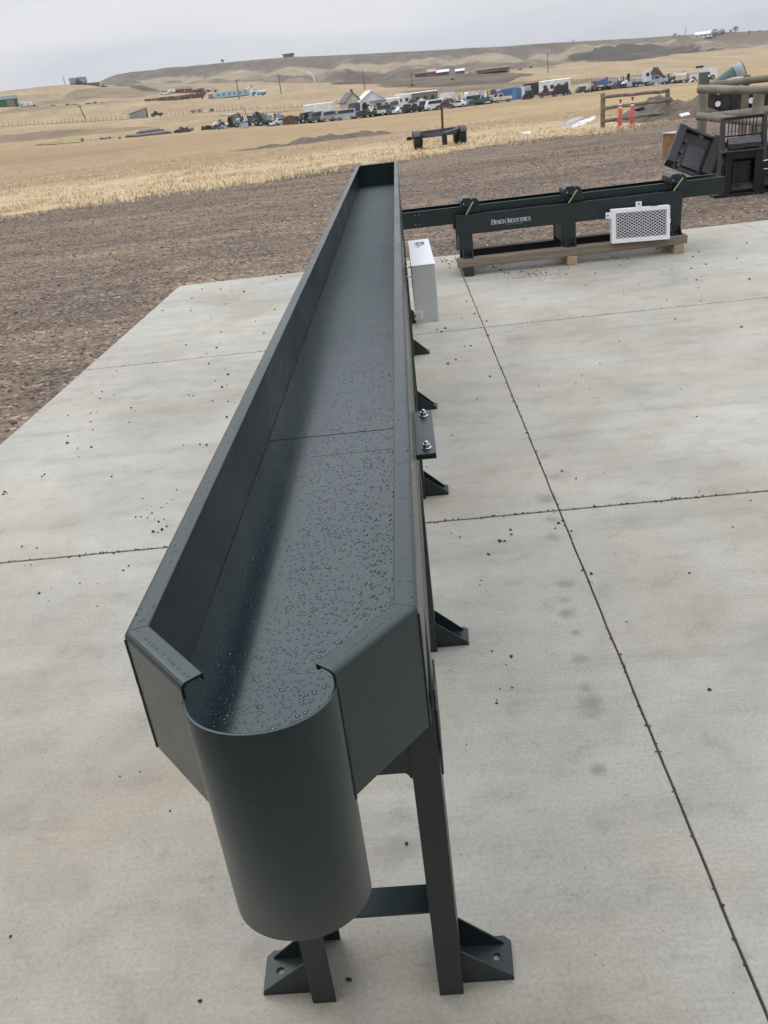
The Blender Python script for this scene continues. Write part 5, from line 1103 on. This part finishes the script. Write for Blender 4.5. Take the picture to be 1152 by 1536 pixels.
for x, r, c, kd, lab, yw in cars: car(x, r, c, lab, yw, kd, 3.4 if kd == 'car' else 3.7)
box_trailer(588, 200, 26, 18, 'white', 'first long white camper right of the white garage', 4, 3, 'camper', 'camper'); box_trailer(607, 210, 24, 19, 'white', 'second white camper with a flat roof behind the row of cars', -3, 2, 'camper', 'camper')
box_trailer(638, 205, 38, 21, 'olive', 'olive-green mobile home with white roof behind the teal truck', 3, 3, 'mobile home', 'mobile_home', roof='white', wheelsn=0, dep=5)
T_ = car(641, 187, 'teal', 'teal truck with pale hood in front of the olive mobile home', 5, 'van', 4.6); T_.bx('canopy', 'white', -1.8, -.2, -.7, .7, 2.01, 2.2)
T_ = Th('canopy_shed', 'open shed with a sloping white canopy roof in the car row', 'shed', 673, 198, 6); w_ = 11*T_.mpp
T_.part('roof', 'white', lambda m: m.prism([(-w_, 1.6), (w_*.9, 1.5), (w_*.7, 2.7), (-w_*.8, 2.75)], -1.4, 1.4, 'y')); T_.bx('wall', 'rust', -w_*.9, w_*.8, -1.2, 1.2, .05, 1.49)
machine(738, 190, 24, 11, 'dgrey', 'black', 'dark machine with a short mast left of the blue tarpaulin', 0, 8); pole(732, 189, 17, 'short dark mast standing in the dark machine row', .03, arm=False)
T_ = Th('tarp_stack', 'large stack under a bright blue tarpaulin', 'tarpaulin stack', 763, 194, 4); w_ = 18*T_.mpp
T_.part('tarpaulin', 'blue', lambda m: m.prism([(-w_, 0), (w_, 0), (w_*1.02, 2.1), (w_*.3, 2.35), (-w_*.6, 2.2), (-w_, 1.7)], -1.5, 1.5, 'y'), bevel=.15); T_.bx('fold', mat('far_bluetarp', (.10, .24, .42), .5, n=.2, nscale=1), w_*.25, w_*.6, -1.62, -1.503, .1, 2.1); T_.bx('white_end', 'white', w_*1.03, w_*1.3, -1.3, 1.3, 0, 2.2)
car(754, 185, 'cream', 'cream pickup parked before the blue tarpaulin stack', 4, 'pickup', 3.6)
T_ = Th('hoop_shelter', 'small black arched shelter between blue tarpaulin and black boxcar', 'shelter', 791, 187, 8); T_.part('cover', 'black', lambda m: m.prism([(math.cos(a)*.95, math.sin(a)*1.25) for a in [math.pi*k/12 for k in range(13)]], -1, 1, 'y')); T_.bx('front_board', 'brown', -.8, .8, -1.06, -1.003, 0, .3)
T_ = Th('black_boxcar', 'black box trailer standing at an angle left of the white windowed trailer', 'box trailer', 805, 200, 24); w_ = 17*T_.mpp; T_.bx('body', 'black', -w_, w_, -1.2, 1.2, .3, 2.7); T_.bx('door', 'dgrey', -w_-.05, -w_-.003, -1, 1, .5, 2.5); wheels(T_, (w_*.5,), (-1, 1), .4)
T_ = box_trailer(832, 190, 44, 21, 'white', 'white windowed trailer with a dark open right end', 8, 4, roof='white', wheelsn=0); T_.bx('open_end', 'rust', 2.05, 2.5, -1.36, -1.304, .4, 2.3)
car(822, 184, 'rust', 'rust-dark pickup before the windowed white trailer', 0, 'pickup', 3.8); car(840, 184, 'black', 'black van before the open end of the windowed white trailer', 10, 'van', 3.0); machine(852, 186, 10, 8, 'black', 'dgrey', 'small black machine at the corner of the windowed white trailer', 0, 9)
rubble(865, 186, 16, 3, ('grey', 'white'), 'low grey scrap strip under the rusty box in the gap of the row', 71, n=5)
T_ = Th('rusty_box', 'small rusty box standing alone in the gap of the junk row', 'box', 873, 200, 6); T_.bx('body', 'rust', -.75, .75, -.6, .6, .1, 1.0); T_.bx('lid', 'log', -.8, .8, -.65, .65, 1.003, 1.08)
rubble(890, 186, 18, 8, ('black', 'rust'), 'dark tangle of wreckage left of the blue dump truck', 72)
T_ = Th('dump_truck', 'blue dump truck with a white cab', 'truck', 906, 184, 6); T_.bx('chassis', 'black', -1.4, 1.8, -.6, .6, .5, .7); bd = T_.part('dump_bed', 'blue', lambda m: m.prism([(-1.4, .95), (.55, 1.1), (.6, 2.25), (.4, 2.3), (.35, 2.05), (-1.45, 1.75)], -1, 1, 'y')); cb = T_.part('cab', 'lblue', lambda m: m.prism([(.65, .7), (1.9, .7), (1.9, 1.1), (1.3, 1.65), (.65, 1.68)], -.8, .8, 'y')); T_.bx('window', 'glass', .8, 1.25, -.85, -.803, 1.15, 1.5, par=cb); wheels(T_, (-.9, 1.4), (-.8, .8), .4)
T_ = Th('steel_rack', 'rack of upright dark blue steel posts between two trucks', 'rack', 934, 186, 0)
T_.bx('base', 'dgrey', -1.1, 1.1, -.5, .5, .05, .5)
for u in (-.9, -.35, .1, .8): T_.part('post', 'blue', lambda m: m.box(u-.09, u+.09, -.1, .1, .5, 2.2))
T_ = Th('panel_sign', 'small pale square panel at the foot of the stake truck', 'panel', 944, 178, 8); T_.bx('panel', 'lblue', -.45, .45, -.05, .05, .3, 1.15); T_.bx('post', 'log', -.05, .05, -.04, .04, 0, .3)
T_ = Th('stake_truck', 'long stake-bed truck with white cab and black bed frame', 'truck', 960, 186, 5); T_.bx('chassis', 'dgrey', -2.4, 2.3, -.6, .6, .5, .75); T_.bx('bed', 'dgrey', -2.4, .3, -1, 1, .76, 1.0); T_.bx('headboard', 'black', -2.4, -2.0, -1, 1, 1.003, 2.55)
for k in range(3): T_.bx('stake_rail', ('lblue', 'white', 'grey')[k], -1.99, .2, -1.02, -.95, 1.15+k*.42, 1.32+k*.42)
cb = T_.part('cab', 'white', lambda m: m.prism([(.35, .76), (2.0, .76), (2.0, 1.6), (1.6, 2.7), (.35, 2.75)], -.9, .9, 'y')); T_.bx('window', 'glass', 1.0, 1.6, -.95, -.903, 1.7, 2.3, par=cb); wheels(T_, (-1.6, -.8, 1.4), (-.9, .9), .42)
T_ = Th('swather', 'tall brown machine with a sloping hood behind the pale blue truck', 'farm machine', 984, 192, 0); T_.part('body', 'brown', lambda m: m.prism([(-1.5, .5), (1.9, .5), (1.4, 1.6), (.4, 2.9), (-.6, 3.0), (-1.4, 2.0)], -1, 1, 'y')); T_.part('hood', 'dgrey', lambda m: m.prism([(-.8, 3.003), (.5, 2.95), (.3, 3.15), (-.6, 3.2)], -1, 1, 'y')); wheels(T_, (-1, 1.2), (-1, 1), .5)
T_ = car(988, 184, 'lblue', 'pale blue truck in front of the tall brown machine', 0, 'pickup', 3.4); T_.bx('box', 'blue', -1.3, -.5, -.8, .8, 1.2, 1.9)
rubble(1008, 184, 18, 9, ('rust', 'brown'), 'rust-red scrap heap right of the pale blue truck', 75)
box_trailer(1021, 182, 14, 11, 'cream', 'short cream box trailer right of the rust-red scrap heap', 5, 0, wheelsn=1)
rubble(1034, 180, 18, 6, ('rust', 'dgreen', 'white'), 'mixed scrap heap before the white flatbed truck', 77)
T_ = Th('flatbed_truck', 'long low white truck left of the green cone hopper', 'truck', 1046, 186, 4); T_.bx('deck', 'white', -4.2, .5, -1, 1, 1.55, 1.75); T_.part('hood', 'white', lambda m: m.prism([(-1.6, .5), (3.4, .5), (3.4, 2.0), (1.0, 2.1), (-.4, 1.549), (-1.6, 1.2)], -.9, .9, 'y')); T_.bx('cab_top', 'black', -.4, .9, -.7, .7, 2.2, 2.55); wheels(T_, (-3.4, -.8, 2.6), (-.9, .9), .42)
# green cone hopper lying on its side
HP = Th('hopper_tank', 'green cone-shaped hopper tank with a pale top, lying on its side', 'hopper tank', 1092, 96, 14); m_hop = mat('chipped_green_tank', (.035, .10, .06), .5, nscale=1.5, col2=(.09, .16, .12)); m_hop2 = mat('faded_tank_band', (.20, .27, .29), .5, nscale=1.2, col2=(.32, .38, .40))
RX = Matrix.Translation((0, 0, .65)) @ Matrix.Rotation(math.radians(70), 4, 'Y')
HP.part('cone', m_hop, lambda m: m.lathe([(.10, -3.3), (.85, .55)], n=36, m=RX)); HP.part('drum', m_hop2, lambda m: m.lathe([(.87, .553), (.93, 1.35), (.90, 1.37), (.85, 1.2), (.84, 1.19)], n=36, m=RX)); HP.part('drum_rim', 'dgrey', lambda m: m.lathe([(.94, 1.351), (.94, 1.42), (.5, 1.43)], n=36, m=RX))
for k in (-.8, .5): HP.part('cradle', 'log', lambda m: m.box(k-.1, k+.1, -.6, .6, -.1, .35))
T_ = Th('white_canopy', 'curved white sheet lying before the green hopper tank', 'sheet', 1094, 60, 0); T_.part('sheet', 'white', lambda m: m.prism([(-.85, .62), (-.4, .86), (.2, .98), (.7, .96), (.7, .91), (.2, .92), (-.35, .80), (-.8, .60)], -.5, .5, 'y')); T_.part('stand', 'dgrey', lambda m: (m.box(-.5, .5, -.3, .3, 0, .6)))
# implements behind the log fence
for k, (x, lab) in enumerate(((1078, 'black-wheeled implement seen between the log fence rails, the left one'), (1122, 'black-wheeled implement seen between the log fence rails, the right one'))):
    T_ = Th('wheeled_implement', lab, 'farm implement', x, 37, k*12, 'implements behind the log fence'); T_.bx('frame', 'dgrey', -.5, .6, -.1, .1, .50, .62); wheels(T_, (-.32, .22), (-.5, .5), .40, .2, 'black')
    T_.part('hub_disc', 'white', lambda m: m.tube((-.05, -.65, .42), (-.05, -.61, .42), .10, n=12)); T_.part('drawbar', 'grey', lambda m: m.tube((.2, -.2, .55), (.95, -.5, .45), .05, n=6))
# ---- far middle and right
for k, (x, r, wd, hh, wl, rf_, lab) in enumerate(((632, 640, 18, 8, 'rust', 'log', 'dark low barn left of the red-brown shed on the far slope'), (648, 640, 13, 10, 'red', 'pink', 'red-brown shed on the far slope'), (664, 650, 19, 8, 'log', 'white', 'long far house with a white roof behind the red-brown shed'), (690, 655, 13, 7, 'dgrey', 'white', 'small far house with a white roof, right of the longer one'), (646, 700, 6, 4, 'white', 'white', 'tiny white shed above the red-brown shed'))):
    house(x, r, wd, hh, wl, rf_, lab, dep=8, wins=2, chim=False, gable='x', rf=.35, name='far_house', door=False)
T_ = Th('metal_roof', 'slanting pale metal roof on the dark far slope', 'roof', 584, 650, 0); w_ = 9*T_.mpp; T_.part('roof_sheet', 'lblue', lambda m: m.prism([(-w_, 0), (w_, 3.2), (w_*.8, 3.8), (-w_, 1.0)], -3, 3, 'y')); T_.part('post', 'log', lambda m: m.tube((w_*.8, 0, -1), (w_*.8, 0, 2.8), .2, n=5))
rubble(704, 640, 14, 4, ('rust', 'white'), 'far scrap heap left of the pale arena', 81, n=5); rubble(783, 600, 14, 3, ('log',), 'far dark scrap row right of the pale arena', 82, n=5)
T_ = Th('arena_roof', 'flat pale arena pad on the far plain', 'arena', 741, 600, 0, sink=1.2); w_ = 25*T_.mpp; T_.part('pad', 'cream', lambda m: m.prism([(-w_, -22), (w_*.9, -22), (w_*.8, 22), (-w_*.3, 22)], 1.2, 3.6, 'z')); T_.bx('fence', 'brown', -w_, w_*.9, -22.6, -22.2, 1, 2.8)
for k, (x, r) in enumerate(((796, 640), (680, 520), (619, 440))): rubble(x, r, 6, 3, ('black',), ('lone dark speck of scrap right above the arena pad', 'lone dark speck of scrap behind the white canopy', 'lone dark speck of scrap by the short utility pole')[k], 90+k, n=3)
T_ = Th('dark_ranch', 'low dark building on the skyline above the middle of the plain', 'building', 433, 1235, 0, sink=1); T_.bx('wall', 'log', -7, 7, -4, 4, 0, 4); T_.bx('roof', 'dgrey', -8, 8, -5, 5, 4.003, 5)
hh2 = house(1055, 1190, 24, 8, 'white', 'white', 'white-roofed hilltop house on the right skyline', dep=14, wins=4, chim=False, gable='x', rf=.42, name='hilltop_house'); hh2.bx('side_wing', 'white', -24, -11, -6, 4, 0, 3.4)
for k, (x, hpx, lab) in enumerate(((1012, 5, 'small round tree left of the hilltop house on the skyline'), (1018, 3, 'smallest bush left of the hilltop house'), (1072, 11, 'bare tree rising behind the right end of the hilltop house'), (1083, 8, 'bare tree right of the hilltop house'), (1103, 8, 'leaning bare tree on the right skyline'), (1096, 4, 'low dark bush on the right skyline'), (1124, 4, 'flat-topped bush near the right edge of the skyline'), (1140, 3, 'last low bush on the right skyline'), (334, 5, 'lone small tree on the left skyline'), (860, 3, 'lone tiny bush on the middle skyline'))):
    bush(x, 1185 if x > 900 else 1240, hpx*1.1, hpx, lab, seed=30+k, dens=160, sz=.16, cat='tree', name='skyline_tree')
rubble(1085, 1188, 20, 2.5, ('red', 'log'), 'low reddish sheds of scrap right of the hilltop house', 95, n=6)
rubble(298, 1235, 12, 3, ('white',), 'pale white ruin on the left bluff edge', 96, n=4)
# wire fences of the pastures: posts only show
def wire_fence(pts, lab, n=90, h=1.3):
    P_ = [spot(x, r)[0] for x, r in pts]; T0 = thing('wire_fence', lab, 'fence', P_[0]); tot = sum((b_-a_).length for a_, b_ in zip(P_, P_[1:])); q = random.Random(n)
    for k in range(n):
        d = min(tot, max(0, tot*(k+q.uniform(-.3, .3))/(n-1)))
        for a_, b_ in zip(P_, P_[1:]):
            l_ = (b_-a_).length
            if d <= l_+1e-6: break
            d -= l_
        c = a_.lerp(b_, min(1, d/l_)); rr = math.hypot(c.x, c.y); c.z = terr(math.atan2(c.x, c.y), rr); c -= P_[0]; hh = h*q.uniform(.6, 1.1)
        mb = MB(); mb.tube(c-Vector((0, 0, .2)), c+Vector((q.uniform(-.15, .15), 0, hh)), .045+.00005*rr, n=5); mb.build('post', fm('log'), T0)
wire_fence([(-20, 288), (120, 283), (200, 287), (330, 283), (480, 282), (560, 282)], 'long wire fence with thin posts crossing the pasture behind the junk row', 95)
wire_fence([(600, 300), (700, 290), (800, 290), (900, 285)], 'wire fence with thin posts behind the right half of the junk row', 50)

# small scrap filling the gaps of the junk row; nothing tells one piece from the next
q = random.Random(77)
for k in range(62):
    x = q.choice((q.uniform(322, 430), q.uniform(440, 730), q.uniform(560, 740), q.uniform(830, 1040))); r = q.uniform(184, 199) if x < 900 else q.uniform(182, 192)
    T_ = Th('scrap_piece', 'small dark piece of scrap among the vehicles of the junk row', 'scrap', x, r, q.uniform(-60, 60), 'small scrap between the vehicles of the junk row')
    c1_, c2_ = q.choice(('dgrey', 'black', 'rust', 'grey', 'dgreen')), q.choice(('white', 'lblue', 'grey', 'brown', 'dgrey')); h = q.uniform(.5, 1.5); w_ = q.uniform(.4, 1.3)
    T_.part('base', c1_, lambda m: m.prism([(-w_, 0), (w_, 0), (w_*q.uniform(.5, 1), h*.6), (-w_*q.uniform(.4, 1), h*.55)], -.5, .5, 'y')); T_.part('top', c2_, lambda m: m.prism([(-w_*.5, h*.605), (w_*.4, h*.605), (w_*q.uniform(0, .4), h), (-w_*.3, h*q.uniform(.8, 1))], -.35, .35, 'y'))
for k, (x, r, wpx, hpx, c1_, c2_, lab) in enumerate(((585, 192, 14, 12, 'dgrey', 'white', 'dark machine with pale cab before the first white camper'), (618, 191, 13, 13, 'black', 'dgrey', 'black machine between the second camper and the olive mobile home'), (660, 193, 12, 12, 'white', 'lblue', 'white boxy machine left of the white canopy shed'), (703, 191, 15, 9, 'grey', 'white', 'grey low machine behind the last cars of the row'), (723, 190, 12, 10, 'dgreen', 'dgrey', 'dark green machine behind the green pickup'), (505, 194, 14, 12, 'log', 'dgrey', 'brown machine behind the small brown pickup'), (925, 188, 12, 12, 'dgrey', 'blue', 'dark machine right of the blue dump truck'), (1000, 190, 12, 14, 'brown', 'dgrey', 'brown machine behind the rust-red scrap heap'))):
    machine(x, r, wpx, hpx, c1_, c2_, lab, 0, 40+k)

q = random.Random(78)
for k in range(64):
    x = q.choice((q.uniform(326, 428), q.uniform(545, 725), q.uniform(545, 640), q.uniform(700, 800), q.uniform(880, 1030))); r = q.uniform(191, 208) if x < 900 else q.uniform(189, 196)
    T_ = Th('scrap_piece', 'taller pale or grey piece of scrap standing behind the parked vehicles', 'scrap', x, r, q.uniform(-60, 60), 'taller scrap behind the parked vehicles')
    c1_, c2_ = q.choice(('dgrey', 'grey', 'log', 'lblue', 'dgreen', 'white')), q.choice(('white', 'lblue', 'grey', 'brown', 'cream')); h = q.uniform(1.2, 2.5); w_ = q.uniform(.4, 1.5)
    T_.part('base', c1_, lambda m: m.prism([(-w_, 0), (w_, 0), (w_*q.uniform(.6, 1), h*.6), (-w_*q.uniform(.5, 1), h*.55)], -.6, .6, 'y')); T_.part('top', c2_, lambda m: m.prism([(-w_*.6, h*.605), (w_*.5, h*.605), (w_*q.uniform(0, .5), h), (-w_*.4, h*q.uniform(.8, 1))], -.45, .45, 'y'))

# ---- thin damp air over the plain
mb = MB(); mb.box(-21000, 21000, -21000, 21000, -160, 75)
mh = bpy.data.materials.new('haze'); mh.use_nodes = True; t = mh.node_tree; t.nodes.clear(); pv = N(t, 'ShaderNodeVolumePrincipled'); pv.inputs['Color'].default_value = (.86, .88, .93, 1); pv.inputs['Density'].default_value = .00013; pv.inputs['Anisotropy'].default_value = .2
om = N(t, 'ShaderNodeOutputMaterial'); t.links.new(pv.outputs[0], om.inputs['Volume'])
hz = mb.build('haze', mh); tag(hz, kind='stuff')
